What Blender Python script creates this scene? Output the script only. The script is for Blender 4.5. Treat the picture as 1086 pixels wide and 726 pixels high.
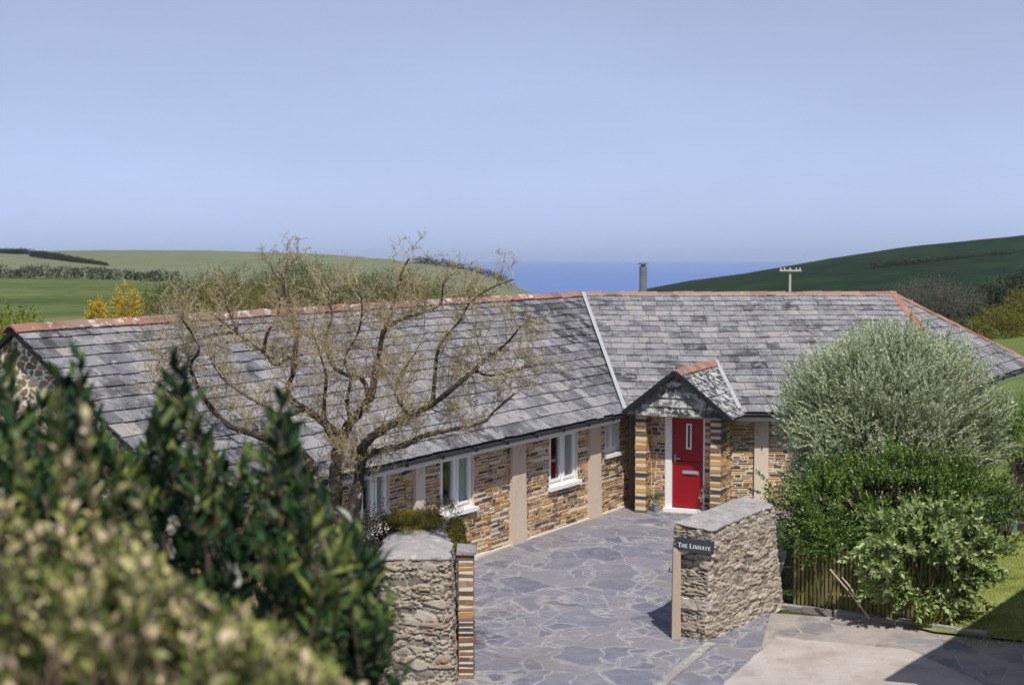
import bpy, math, random
import numpy as np
from mathutils import Vector, Matrix

# ------------------------------------------------------------------ camera, sky, sun, exposure
for o in list(bpy.data.objects):
    bpy.data.objects.remove(o)
SC = bpy.context.scene
COL = SC.collection
H = 5.39                      # eye height above the gate threshold
F = 1508.0                    # focal length in pixels of the 1086 x 726 photograph
PITCH = math.atan((363 - 272) / F)
cam_d = bpy.data.cameras.new('camera')
cam = bpy.data.objects.new('camera', cam_d)
COL.objects.link(cam)
cam.location = (0, 0, H)
cam.rotation_euler = (math.pi / 2 - PITCH, 0, 0)
cam_d.sensor_width = 36.0
cam_d.lens = 36.0 * F / 1086.0
cam_d.clip_start = 0.05
cam_d.clip_end = 60000
cam_d.dof.use_dof = True
cam_d.dof.focus_distance = 26.0
cam_d.dof.aperture_fstop = 2.5
SC.camera = cam

SUN_EL, SUN_AZ = math.radians(57), math.radians(164)       # azimuth clockwise from +Y
sun_dir = Vector((math.sin(SUN_AZ) * math.cos(SUN_EL), math.cos(SUN_AZ) * math.cos(SUN_EL), math.sin(SUN_EL)))
W = bpy.data.worlds.new('World')
SC.world = W
W.use_nodes = True
wn, wl = W.node_tree.nodes, W.node_tree.links
sky = wn.new('ShaderNodeTexSky')
sky.sky_type = 'NISHITA'
sky.sun_disc = False
sky.sun_elevation = SUN_EL
sky.sun_rotation = SUN_AZ
sky.air_density = 1.0
sky.dust_density = 0.75
sky.ozone_density = 3.0
bg = wn['Background']
# spring haze: the sky's own brightness, evened out and drained towards lavender
bw = wn.new('ShaderNodeRGBToBW'); wl.new(sky.outputs[0], bw.inputs[0])
ev = wn.new('ShaderNodeMath'); ev.operation = 'POWER'; ev.inputs[1].default_value = 0.55
wl.new(bw.outputs[0], ev.inputs[0])
hz = wn.new('ShaderNodeMix'); hz.data_type = 'RGBA'; hz.blend_type = 'MULTIPLY'; hz.inputs[0].default_value = 1.0
hz.inputs[7].default_value = (1.72, 2.10, 3.12, 1)
wl.new(ev.outputs[0], hz.inputs[6])
tint = wn.new('ShaderNodeMix'); tint.data_type = 'RGBA'
tint.inputs[0].default_value = 0.94
wl.new(sky.outputs[0], tint.inputs[6]); wl.new(hz.outputs[2], tint.inputs[7])
wv = wn.new('ShaderNodeTexCoord'); wm = wn.new('ShaderNodeMapping'); wm.inputs['Scale'].default_value = (1, 1, 3.5)
wl.new(wv.outputs['Generated'], wm.inputs['Vector'])
wisp = wn.new('ShaderNodeTexNoise'); wisp.inputs['Scale'].default_value = 3.2; wisp.inputs['Detail'].default_value = 7; wisp.inputs['Roughness'].default_value = .6
wl.new(wm.outputs[0], wisp.inputs['Vector'])
wr = wn.new('ShaderNodeMapRange'); wr.inputs[1].default_value = .3; wr.inputs[2].default_value = .75; wr.inputs[3].default_value = .955; wr.inputs[4].default_value = 1.045
wl.new(wisp.outputs[0], wr.inputs[0])
thin = wn.new('ShaderNodeMix'); thin.data_type = 'RGBA'; thin.blend_type = 'MULTIPLY'; thin.inputs[0].default_value = 1.0
wl.new(tint.outputs[2], thin.inputs[6]); wl.new(wr.outputs[0], thin.inputs[7])
wl.new(thin.outputs[2], bg.inputs[0])
bg.inputs[1].default_value = 0.10
sd = bpy.data.lights.new('sun', 'SUN')
sd.energy = 4.4
sd.angle = math.radians(0.53)
sd.color = (1.0, 0.957, 0.885)
sun = bpy.data.objects.new('sun', sd)
COL.objects.link(sun)
sun.rotation_euler = sun_dir.to_track_quat('Z', 'Y').to_euler()
SC.view_settings.view_transform = 'Standard'
SC.view_settings.look = 'None'
SC.view_settings.gamma = 1.0
SC.view_settings.exposure = 0.12
SC.cycles.max_bounces = 8
SC.cycles.transparent_max_bounces = 12

R = random.Random(11)
NR = np.random.default_rng(5)


def at(px, py, Y):
    """A point of the place at distance Y from the camera, measured off the photograph."""
    cx, cy = (px - 543) / F, -(py - 363) / F
    cp, sp = math.cos(PITCH), math.sin(PITCH)
    d = Vector((cx, cp + cy * sp, -sp + cy * cp))
    return Vector((0, 0, H)) + d * (Y / d.y)


# ------------------------------------------------------------------ materials
def lin(c, k=1.0):
    out = []
    for v in c[:3]:
        v = v / 255.0
        v = v / 12.92 if v <= 0.04045 else ((v + 0.055) / 1.055) ** 2.4
        out.append(min(1.0, v * k))
    return (*out, 1.0)


class NT:
    def __init__(s, name):
        s.m = bpy.data.materials.new(name)
        s.m.use_nodes = True
        s.n, s.l = s.m.node_tree.nodes, s.m.node_tree.links
        s.p = s.n['Principled BSDF']
        s.out = s.n['Material Output']
        s.tc = s.n.new('ShaderNodeTexCoord')

    def sock(s, node, i, v):
        if isinstance(v, bpy.types.NodeSocket):
            s.l.new(v, node.inputs[i])
        elif v is not None:
            node.inputs[i].default_value = v

    def math(s, op, a, b=0.0, clamp=False):
        n = s.n.new('ShaderNodeMath'); n.operation = op; n.use_clamp = clamp
        s.sock(n, 0, a); s.sock(n, 1, b)
        return n.outputs[0]

    def noise(s, scale, detail=4, rough=0.55, vec=None, dist=0.0, out=0):
        n = s.n.new('ShaderNodeTexNoise')
        n.inputs['Scale'].default_value = scale
        n.inputs['Detail'].default_value = detail
        n.inputs['Roughness'].default_value = rough
        n.inputs['Distortion'].default_value = dist
        s.l.new(vec or s.tc.outputs['Object'], n.inputs['Vector'])
        return n.outputs[out]

    def ramp(s, fac, stops, interp='LINEAR'):
        n = s.n.new('ShaderNodeValToRGB')
        n.color_ramp.interpolation = interp
        e = n.color_ramp.elements
        while len(e) < len(stops):
            e.new(0.5)
        for i, (p, c) in enumerate(stops):
            e[i].position = p
            e[i].color = c
        s.l.new(fac, n.inputs[0])
        return n.outputs[0]

    def step(s, v, a, b):
        n = s.n.new('ShaderNodeMapRange'); n.interpolation_type = 'SMOOTHSTEP'
        s.l.new(v, n.inputs[0])
        n.inputs[1].default_value = a; n.inputs[2].default_value = b
        return n.outputs[0]

    def mix(s, f, a, b, mode='MIX'):
        n = s.n.new('ShaderNodeMix'); n.data_type = 'RGBA'; n.blend_type = mode
        s.sock(n, 0, f); s.sock(n, 6, a); s.sock(n, 7, b)
        return n.outputs[2]

    def attr(s, name):
        n = s.n.new('ShaderNodeAttribute'); n.attribute_name = name
        return n.outputs['Fac']

    def mapv(s, scale=(1, 1, 1), rot=(0, 0, 0), vec=None):
        n = s.n.new('ShaderNodeMapping')
        n.inputs['Scale'].default_value = scale
        n.inputs['Rotation'].default_value = rot
        s.l.new(vec or s.tc.outputs['Object'], n.inputs['Vector'])
        return n.outputs[0]

    def bump(s, h, strength=0.3, dist=0.02):
        n = s.n.new('ShaderNodeBump')
        n.inputs['Strength'].default_value = strength
        n.inputs['Distance'].default_value = dist
        s.l.new(h, n.inputs['Height'])
        s.l.new(n.outputs[0], s.p.inputs['Normal'])

    def col(s, c):
        s.sock(s.p, 'Base Color', c)


def tone_mat(name, cols, rough=0.8, k=0.9, namt=0.25, nscale=6, spots=(), bscale=30, bstr=0.25, bdist=0.01,
             metallic=0.0, spec=0.5, stretch=None):
    """Colour picked per piece (attribute tone), varied by noise, with stains and lichen spots on top."""
    t = NT(name)
    a = t.attr('tone')
    vec = t.mapv(stretch) if stretch else None
    n = t.noise(nscale, 5, 0.6, vec)
    v = t.math('ADD', a, t.math('MULTIPLY', t.math('SUBTRACT', n, 0.5), namt))
    c = t.ramp(v, [(i / max(1, len(cols) - 1), lin(x, k)) for i, x in enumerate(cols)])
    for sc, lo, hi, colr, amt in spots:
        f = t.math('MULTIPLY', t.step(t.noise(sc, 6, 0.65), lo, hi), amt)
        c = t.mix(f, c, lin(colr, k))
    t.col(c)
    t.p.inputs['Roughness'].default_value = rough
    t.p.inputs['Metallic'].default_value = metallic
    t.p.inputs['Specular IOR Level'].default_value = spec
    if bstr:
        t.bump(t.noise(bscale, 6, 0.65, vec), bstr, bdist)
    return t.m


def leaf_mat(name, cols, rough=0.5, k=0.8, trans=0.25, spec=0.4, ncl=1.5, namt=0.3):
    t = NT(name)
    a = t.attr('tone')
    v = t.math('ADD', a, t.math('MULTIPLY', t.math('SUBTRACT', t.noise(ncl, 3), 0.5), namt))
    c = t.ramp(v, [(i / max(1, len(cols) - 1), lin(x, k)) for i, x in enumerate(cols)])
    t.col(c)
    t.p.inputs['Roughness'].default_value = rough
    t.p.inputs['Specular IOR Level'].default_value = spec
    if trans:
        tr = t.n.new('ShaderNodeBsdfTranslucent'); t.l.new(c, tr.inputs[0])
        mx = t.n.new('ShaderNodeMixShader'); mx.inputs[0].default_value = trans
        t.l.new(t.p.outputs[0], mx.inputs[1]); t.l.new(tr.outputs[0], mx.inputs[2])
        t.l.new(mx.outputs[0], t.out.inputs[0])
    return t.m


STONE = [(64, 54, 52), (90, 72, 62), (120, 92, 70), (184, 138, 74), (150, 122, 94), (208, 162, 86), (124, 100, 80), (190, 172, 146)]
m_stone = tone_mat('slate_stone', STONE, 0.85, 1.0, 0.18, 14,
                   [(3.0, .62, .74, (205, 156, 80), .4), (9, .60, .72, (200, 188, 170), .45)], 40, 0.4)
m_mortar = tone_mat('lime_mortar', [(206, 192, 172), (224, 213, 196)], 0.95, 0.95, 0.5, 5,
                    [(2.2, .55, .7, (176, 150, 118), .5)], 60, 0.3)
m_render = tone_mat('lime_render', [(206, 186, 166), (222, 208, 192)], 0.95, 0.9, 0.6, 4,
                    [(3.5, .55, .68, (178, 152, 128), .6), (14, .6, .7, (232, 224, 214), .4)], 30, 0.5)
m_slate = tone_mat('roof_slate', [(62, 62, 67), (98, 97, 102), (127, 125, 130), (145, 142, 146), (164, 160, 161), (166, 157, 149)],
                   0.85, .74, 0.75, 3.0,
                   [(1.3, .54, .66, (66, 66, 70), .7), (5.5, .53, .65, (186, 184, 183), .62), (2.0, .53, .66, (170, 167, 167), .5), (2.7, .60, .70, (186, 170, 156), .55),
                    (16, .60, .68, (58, 56, 56), .6), (4.2, .57, .66, (74, 74, 80), .6)], 22, 0.35, spec=.25)
m_porch_slate = tone_mat('lichened_slate', [(56, 56, 58), (86, 86, 88), (120, 118, 116)], 0.8, 0.95, 0.4, 4,
                         [(7.5, .50, .57, (198, 198, 190), .85), (3.5, .6, .7, (60, 58, 56), .6), (5, .64, .70, (176, 150, 120), .5)], 30, 0.4)
m_deck = tone_mat('roof_underlay', [(40, 40, 44), (56, 56, 60)], 0.9)
m_terra = tone_mat('terracotta', [(128, 90, 76), (152, 106, 88), (166, 124, 104), (140, 108, 96)], 0.85, 0.9, 0.35, 5,
                   [(9, .60, .68, (212, 204, 190), .7), (5, .62, .70, (92, 76, 68), .6)], 40, 0.3)
m_terra_old = tone_mat('lichened_terracotta', [(132, 96, 86), (156, 112, 96), (140, 118, 110)], 0.88, 0.85, 0.4, 5,
                       [(4.8, .53, .60, (206, 198, 184), .8), (4.2, .56, .66, (92, 80, 76), .7)], 40, 0.3)
m_lead = tone_mat('lead_flashing', [(166, 168, 172), (188, 190, 194)], 0.7, 0.8, 0.4, 3, [(8, .6, .7, (150, 152, 156), .5)], 20, 0.15)
m_white = tone_mat('white_paint', [(238, 238, 236), (244, 244, 242)], 0.35, 0.92, 0.2, 3, (), 10, 0.03)
m_black = tone_mat('black_plastic', [(30, 31, 34), (40, 41, 44)], 0.35, 0.9, 0.3, 4, [(6, .6, .7, (90, 90, 90), .3)], 10, 0.05)
m_steel = tone_mat('stainless_steel', [(150, 150, 152), (176, 176, 178)], 0.28, 0.9, 0.3, 4, (), 20, 0.05, 0.9)
m_flue = tone_mat('sooty_steel', [(104, 106, 106), (140, 142, 140)], 0.35, 0.8, 0.5, 5, [(6, .56, .66, (190, 190, 184), .5)], 20, 0.1, 0.7)
m_red = tone_mat('red_paint', [(160, 8, 28), (168, 11, 32)], 0.42, 0.75, 0.25, 2, (), 60, 0.05)
m_tim = tone_mat('weathered_timber', [(150, 132, 112), (176, 158, 138), (190, 176, 160)], 0.85, 0.9, 0.5, 3, (), 18, 0.5, stretch=(8, 8, 0.7))
m_pick = tone_mat('green_stained_timber', [(98, 92, 52), (128, 118, 66), (140, 130, 84)], 0.85, 0.75, 0.5, 5,
                  [(3, .55, .7, (92, 100, 50), .6)], 22, 0.4, stretch=(6, 6, 0.8))
m_dark_tim = tone_mat('dark_timber', [(44, 36, 32), (62, 50, 44)], 0.8, 0.9, 0.5, 5, (), 20, 0.4, stretch=(6, 6, 0.8))
m_teal = tone_mat('teal_paint', [(92, 128, 138), (104, 142, 152)], 0.6, 0.8, 0.3, 3, (), 20, 0.2)
m_zinc = tone_mat('zinc', [(128, 132, 138), (150, 154, 160)], 0.45, 0.9, 0.3, 6, (), 20, 0.1, 0.6)
m_signslate = tone_mat('sign_slate', [(52, 60, 68), (60, 68, 76)], 0.55, 0.9, 0.4, 12, (), 40, 0.15)
m_bark = tone_mat('lichened_bark', [(52, 42, 34), (80, 68, 56), (138, 124, 106), (190, 178, 160)], 0.9, 0.85, 0.5, 9,
                  [(5, .56, .64, (164, 146, 66), .75), (11, .58, .66, (206, 198, 184), .5)], 40, 0.6)
m_pole = tone_mat('pole_timber', [(190, 180, 150), (206, 198, 172)], 0.8, 0.9, 0.3, 4)
m_stem = tone_mat('woody_stem', [(74, 60, 46), (104, 88, 66), (122, 108, 84)], 0.9, 0.8, 0.4, 9, (), 40, 0.4)
m_curtain = tone_mat('curtain_cloth', [(226, 222, 218), (238, 236, 232)], 0.9, 1.0, 0.3, 3, (), 10, 0.1)
m_dark_room = tone_mat('room_shell', [(96, 90, 84), (110, 104, 98)], 0.9, 0.9)

m_buds = leaf_mat('spring_buds', [(146, 122, 62), (178, 152, 80), (202, 180, 112), (166, 154, 88)], 0.7, 1.0, 0.35)
m_silver = leaf_mat('silver_leaf', [(96, 112, 70), (142, 156, 108), (172, 184, 140), (194, 204, 170), (212, 220, 194)], 0.6, 0.92, 0.3, 0.4)
m_ever = leaf_mat('evergreen_leaf', [(40, 62, 24), (72, 100, 36), (102, 130, 50), (134, 156, 74)], 0.36, 1.0, 0.3, 0.6)
m_climb = leaf_mat('climber_leaf', [(84, 112, 48), (132, 156, 82), (168, 184, 118), (190, 202, 150)], 0.36, 0.9, 0.3, 0.6)
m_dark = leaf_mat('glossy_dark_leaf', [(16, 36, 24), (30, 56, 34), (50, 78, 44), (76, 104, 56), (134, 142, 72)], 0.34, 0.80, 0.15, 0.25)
m_pale = leaf_mat('pale_shrub_leaf', [(60, 78, 30), (108, 122, 52), (168, 168, 92), (204, 192, 140), (220, 196, 164)], 0.45, 1.12, 0.35, 0.5, 3.0, 0.35)
m_scrub = leaf_mat('scrub_leaf', [(70, 74, 34), (106, 104, 50), (136, 128, 66), (152, 136, 84)], 0.6, 0.75, 0.2)
m_scrub_g = leaf_mat('green_scrub_leaf', [(48, 66, 32), (80, 98, 46), (112, 124, 58)], 0.6, 0.72, 0.2)
m_hedge = leaf_mat('hedge_leaf', [(34, 46, 26), (54, 66, 34), (76, 86, 46)], 0.6, 0.7, 0.15)
m_lime = leaf_mat('lime_leaf', [(96, 112, 30), (136, 146, 40), (164, 168, 62)], 0.55, 0.75, 0.3)
m_gorse = leaf_mat('gorse_flower', [(150, 132, 40), (214, 178, 44), (236, 202, 70)], 0.6, 0.85, 0.2)
m_olive = leaf_mat('olive_leaf', [(78, 80, 26), (116, 112, 38), (148, 140, 54)], 0.6, 0.85, 0.25)
m_greytwig = leaf_mat('grey_twig', [(84, 84, 72), (112, 108, 92), (134, 128, 110)], 0.8, 0.7, 0.1)
m_moss = leaf_mat('moss', [(70, 68, 22), (126, 118, 38), (160, 148, 56)], 0.9, 0.95, 0.15)
m_dry = leaf_mat('dry_leaf', [(62, 48, 38), (98, 80, 62), (132, 112, 88), (150, 140, 110)], 0.8, 0.7, 0.15)
m_blade = leaf_mat('grass_blade', [(112, 126, 54), (142, 154, 76), (170, 176, 104)], 0.6, 1.1, 0.35)


def mat_paving():
    t = NT('crazy_paving')
    vec = t.mapv((1.0, 1.0, 0.0))
    def warp(sc, amt, v):
        w = t.n.new('ShaderNodeTexNoise'); w.inputs['Scale'].default_value = sc; w.inputs['Detail'].default_value = 4
        t.l.new(v, w.inputs['Vector'])
        add = t.n.new('ShaderNodeVectorMath'); add.operation = 'MULTIPLY_ADD'
        t.l.new(w.outputs['Color'], add.inputs[0]); add.inputs[1].default_value = (amt, amt, 0); t.l.new(v, add.inputs[2])
        return add.outputs[0]
    v = warp(3.2, .16, warp(.8, .9, vec))

    def cells(sc):
        e = t.n.new('ShaderNodeTexVoronoi'); e.feature = 'DISTANCE_TO_EDGE'; e.inputs['Scale'].default_value = sc
        c = t.n.new('ShaderNodeTexVoronoi'); c.feature = 'F1'; c.inputs['Scale'].default_value = sc
        t.l.new(v, e.inputs['Vector']); t.l.new(v, c.inputs['Vector'])
        sp = t.n.new('ShaderNodeSeparateColor'); t.l.new(c.outputs['Color'], sp.inputs[0])
        return e.outputs['Distance'], sp
    e1, s1 = cells(1.6)
    e2, s2 = cells(3.3)
    # some of the big slabs are laid as several small pieces
    small = t.math('GREATER_THAN', s1.outputs[1], .55)
    e2c = t.math('MULTIPLY', e2, .55)
    e12 = t.math('MINIMUM', e1, e2c)
    dist = t.math('ADD', t.math('MULTIPLY', e12, small), t.math('MULTIPLY', e1, t.math('SUBTRACT', 1.0, small)))
    tn = t.math('ADD', t.math('MULTIPLY', s2.outputs[0], small), t.math('MULTIPLY', s1.outputs[0], t.math('SUBTRACT', 1.0, small)))
    tone = t.math('ADD', t.math('MULTIPLY', t.math('SUBTRACT', tn, .5), .55), t.math('ADD', .5, t.math('MULTIPLY', t.math('SUBTRACT', t.noise(4.5, 7, .7), .5), 1.2)))
    col = t.ramp(tone, [(0, lin((96, 98, 114), .70)), (.3, lin((122, 123, 138), .70)), (.6, lin((142, 141, 153), .70)),
                        (.8, lin((150, 143, 146), .70)), (1, lin((168, 164, 168), .70))])
    edge = t.math('ADD', dist, t.math('MULTIPLY', t.math('SUBTRACT', t.noise(9, 6, .75), .5), .075))
    wid = t.math('MULTIPLY', t.math('SUBTRACT', t.noise(1.7, 3, .6), .5), .06)
    joint = t.math('SUBTRACT', 1.0, t.step(t.math('ADD', edge, wid), 0.008, 0.042))
    worn = t.step(t.noise(1.6, 5, .65), .34, .60)
    joint = t.math('MULTIPLY', joint, t.math('ADD', .14, t.math('MULTIPLY', worn, .50)))
    col = t.mix(joint, col, lin((200, 194, 188), .70))
    film = t.math('MULTIPLY', t.step(t.noise(2.4, 8, .75), .52, .70), .5)
    col = t.mix(film, col, lin((182, 178, 180), .70))
    film = t.math('MULTIPLY', t.step(t.noise(13, 8, .8), .52, .68), .5)
    col = t.mix(film, col, lin((196, 190, 188), .70))
    dirt = t.math('MULTIPLY', t.step(t.noise(0.5, 5, .6), .50, .66), .4)
    col = t.mix(dirt, col, lin((138, 128, 122), .70))
    t.col(col)
    t.p.inputs['Roughness'].default_value = .65
    hgt = t.math('ADD', t.step(edge, 0.0, 0.06), t.math('MULTIPLY', t.noise(14, 6, .65), .5))
    t.bump(hgt, 0.4, 0.012)
    return t.m


def mat_forecourt():
    t = NT('forecourt_paving')
    vec = t.mapv((1.0, 1.0, 0.0))
    e = t.n.new('ShaderNodeTexVoronoi'); e.feature = 'DISTANCE_TO_EDGE'; e.inputs['Scale'].default_value = 2.1
    c = t.n.new('ShaderNodeTexVoronoi'); c.feature = 'F1'; c.inputs['Scale'].default_value = 2.1
    t.l.new(vec, e.inputs['Vector']); t.l.new(vec, c.inputs['Vector'])
    sep = t.n.new('ShaderNodeSeparateColor'); t.l.new(c.outputs['Color'], sep.inputs[0])
    tone = t.math('ADD', sep.outputs[0], t.math('MULTIPLY', t.math('SUBTRACT', t.noise(4, 6, .65), .5), .8))
    col = t.ramp(tone, [(0, lin((122, 122, 128), .76)), (.4, lin((146, 140, 136), .76)), (.75, lin((168, 158, 148), .76)), (1, lin((140, 142, 152), .76))])
    edge = t.math('ADD', e.outputs['Distance'], t.math('MULTIPLY', t.math('SUBTRACT', t.noise(8, 5, .7), .5), .08))
    joint = t.math('SUBTRACT', 1.0, t.step(edge, 0.02, 0.05))
    joint = t.math('MULTIPLY', joint, t.step(t.noise(2.1, 5, .65), .36, .62))
    col = t.mix(joint, col, lin((184, 172, 158), .76))
    film = t.math('MULTIPLY', t.step(t.noise(1.3, 7, .7), .40, .60), .8)
    col = t.mix(film, col, lin((184, 172, 160), .76))
    film = t.math('MULTIPLY', t.step(t.noise(7, 7, .75), .54, .70), .5)
    col = t.mix(film, col, lin((132, 124, 118), .76))
    t.col(col)
    t.p.inputs['Roughness'].default_value = .8
    t.bump(t.math('ADD', t.step(edge, 0, .06), t.math('MULTIPLY', t.noise(16, 6), .5)), .4, .012)
    return t.m


def mat_concrete():
    t = NT('concrete')
    v = t.noise(1.4, 8, .65)
    col = t.ramp(v, [(.3, lin((170, 158, 150), .76)), (.5, lin((192, 180, 172), .76)), (.7, lin((206, 196, 190), .76))])
    f = t.math('MULTIPLY', t.step(t.noise(3.5, 8, .75), .54, .70), .55)
    col = t.mix(f, col, lin((140, 130, 122), .76))
    f = t.math('MULTIPLY', t.step(t.noise(22, 6, .75), .54, .68), .5)
    col = t.mix(f, col, lin((150, 140, 130), .76))
    tr = t.math('MULTIPLY', t.step(t.noise(1.2, 6, .7, t.mapv((2.2, .6, 1), (0, 0, -.6))), .56, .7), .5)
    col = t.mix(tr, col, lin((206, 198, 190), .76))
    t.col(col)
    t.p.inputs['Roughness'].default_value = .9
    t.bump(t.noise(60, 5, .7), .3, .006)
    return t.m


def mat_grass(name, cols, k=.7, big=.05, small=.9, stripe=None, fine=6.0, w=.14):
    t = NT(name)
    v = t.math('ADD', t.math('MULTIPLY', t.noise(big, 6, .6), .6), t.math('MULTIPLY', t.noise(small, 6, .7), .4))
    if stripe:
        wv_ = t.n.new('ShaderNodeTexWave'); wv_.inputs['Scale'].default_value = stripe[0]
        wv_.inputs['Distortion'].default_value = stripe[2]; wv_.inputs['Detail'].default_value = 3
        t.l.new(t.mapv((1, 1, 0), (0, 0, stripe[1])), wv_.inputs['Vector'])
        v = t.math('ADD', v, t.math('MULTIPLY', t.math('SUBTRACT', wv_.outputs['Fac'], .5), stripe[3]))
    v = t.step(v, .5 - w, .5 + w)
    t.col(t.ramp(v, [(i / (len(cols) - 1), lin(c, k)) for i, c in enumerate(cols)]))
    t.p.inputs['Roughness'].default_value = .95
    t.p.inputs['Specular IOR Level'].default_value = .1
    t.bump(t.noise(fine, 6, .75), .6, .12)
    return t.m


def mat_rubble(name, cols, mortar, k=.9, moss=0.0):
    t = NT(name)
    a = t.attr('tone')
    v = t.math('ADD', a, t.math('MULTIPLY', t.math('SUBTRACT', t.noise(9, 6, .65), .5), .45))
    c = t.ramp(v, [(i / (len(cols) - 1), lin(x, k)) for i, x in enumerate(cols)])
    mo = t.math('ADD', t.attr('mortar'), t.math('MULTIPLY', t.math('SUBTRACT', t.noise(12, 5, .7), .5), .6))
    c = t.mix(t.step(mo, .35, .7), c, lin(mortar, k))
    f = t.math('MULTIPLY', t.step(t.noise(6, 6, .7), .58, .68), .55)
    c = t.mix(f, c, lin((214, 206, 192), k))
    f = t.math('MULTIPLY', t.step(t.noise(4, 6, .7), .60, .70), .6)
    c = t.mix(f, c, lin((104, 92, 78), k))
    if moss:
        f = t.math('MULTIPLY', t.step(t.noise(3, 6, .7), .56, .66), moss)
        c = t.mix(f, c, lin((120, 110, 52), k))
    t.col(c)
    t.p.inputs['Roughness'].default_value = .92
    t.bump(t.noise(38, 7, .7), .7, .012)
    return t.m


def mat_glass():
    t = NT('window_glass')
    gl = t.n.new('ShaderNodeBsdfGlossy'); gl.inputs['Roughness'].default_value = .02
    tr = t.n.new('ShaderNodeBsdfTransparent'); tr.inputs[0].default_value = (.86, .93, .93, 1)
    fr = t.n.new('ShaderNodeFresnel'); fr.inputs[0].default_value = 1.5
    mx = t.n.new('ShaderNodeMixShader')
    t.l.new(t.math('MULTIPLY', fr.outputs[0], .45), mx.inputs[0]); t.l.new(tr.outputs[0], mx.inputs[1]); t.l.new(gl.outputs[0], mx.inputs[2])
    t.l.new(mx.outputs[0], t.out.inputs[0])
    return t.m


def mat_sea():
    t = NT('sea_water')
    c = t.ramp(t.noise(.0012, 5, .6, t.mapv((.25, 1, 1))), [(.3, lin((90, 124, 188), .72)), (.7, lin((102, 136, 198), .72))])
    t.col(c)
    t.p.inputs['Roughness'].default_value = .55
    t.p.inputs['Specular IOR Level'].default_value = .25
    t.bump(t.noise(.05, 4, .6), .3, 1.0)
    return t.m


m_pave, m_fore, m_conc, m_glass, m_sea = mat_paving(), mat_forecourt(), mat_concrete(), mat_glass(), mat_sea()
m_field = mat_grass('pasture', [(78, 94, 46), (102, 117, 64), (130, 140, 88)], .64, .05, .5, (.05, .5, 9, .08), 3.0)
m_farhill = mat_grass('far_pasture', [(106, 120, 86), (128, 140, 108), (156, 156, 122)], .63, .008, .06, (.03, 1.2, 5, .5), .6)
m_hill = mat_grass('hill_pasture', [(30, 52, 26), (44, 68, 34), (64, 90, 46)], .42, .02, .12, (.03, .3, 8, .08), .8, .26)
m_meadow = mat_grass('bright_meadow', [(92, 112, 50), (112, 130, 64), (132, 146, 84)], .62, .12, .8, None, 4)
m_lawn = mat_grass('lawn_turf', [(118, 128, 62), (142, 150, 80), (160, 166, 104)], 1.0, .5, 4, None, 25)
m_ground = mat_grass('rough_grass', [(74, 88, 42), (98, 106, 58), (124, 122, 80)], .65, .3, 2.5, None, 12)
m_rub = mat_rubble('rubble_stone', [(104, 96, 88), (138, 128, 116), (162, 152, 136), (182, 172, 156), (146, 128, 112), (190, 182, 168)], (168, 156, 140), 1.0)
m_layer = mat_rubble('layered_slate_stone', [(104, 96, 90), (140, 130, 118), (172, 162, 146), (150, 132, 114), (188, 180, 166)], (88, 80, 72), 1.0)
m_rub_l = mat_rubble('lichened_rubble', [(112, 104, 94), (148, 138, 124), (176, 166, 150), (156, 132, 110), (138, 130, 120)], (158, 150, 136), .9, .4)
m_gab = mat_rubble('gable_rubble', [(108, 86, 68), (144, 116, 90), (164, 142, 116)], (238, 228, 208), 1.1)
m_cap = tone_mat('cement_coping', [(146, 140, 138), (172, 166, 164)], .92, .9, .6, 3,
                 [(5, .55, .66, (196, 190, 184), .6), (2.4, .55, .66, (118, 110, 104), .6), (13, .56, .66, (104, 98, 92), .6)], 22, .9, .02)


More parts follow.
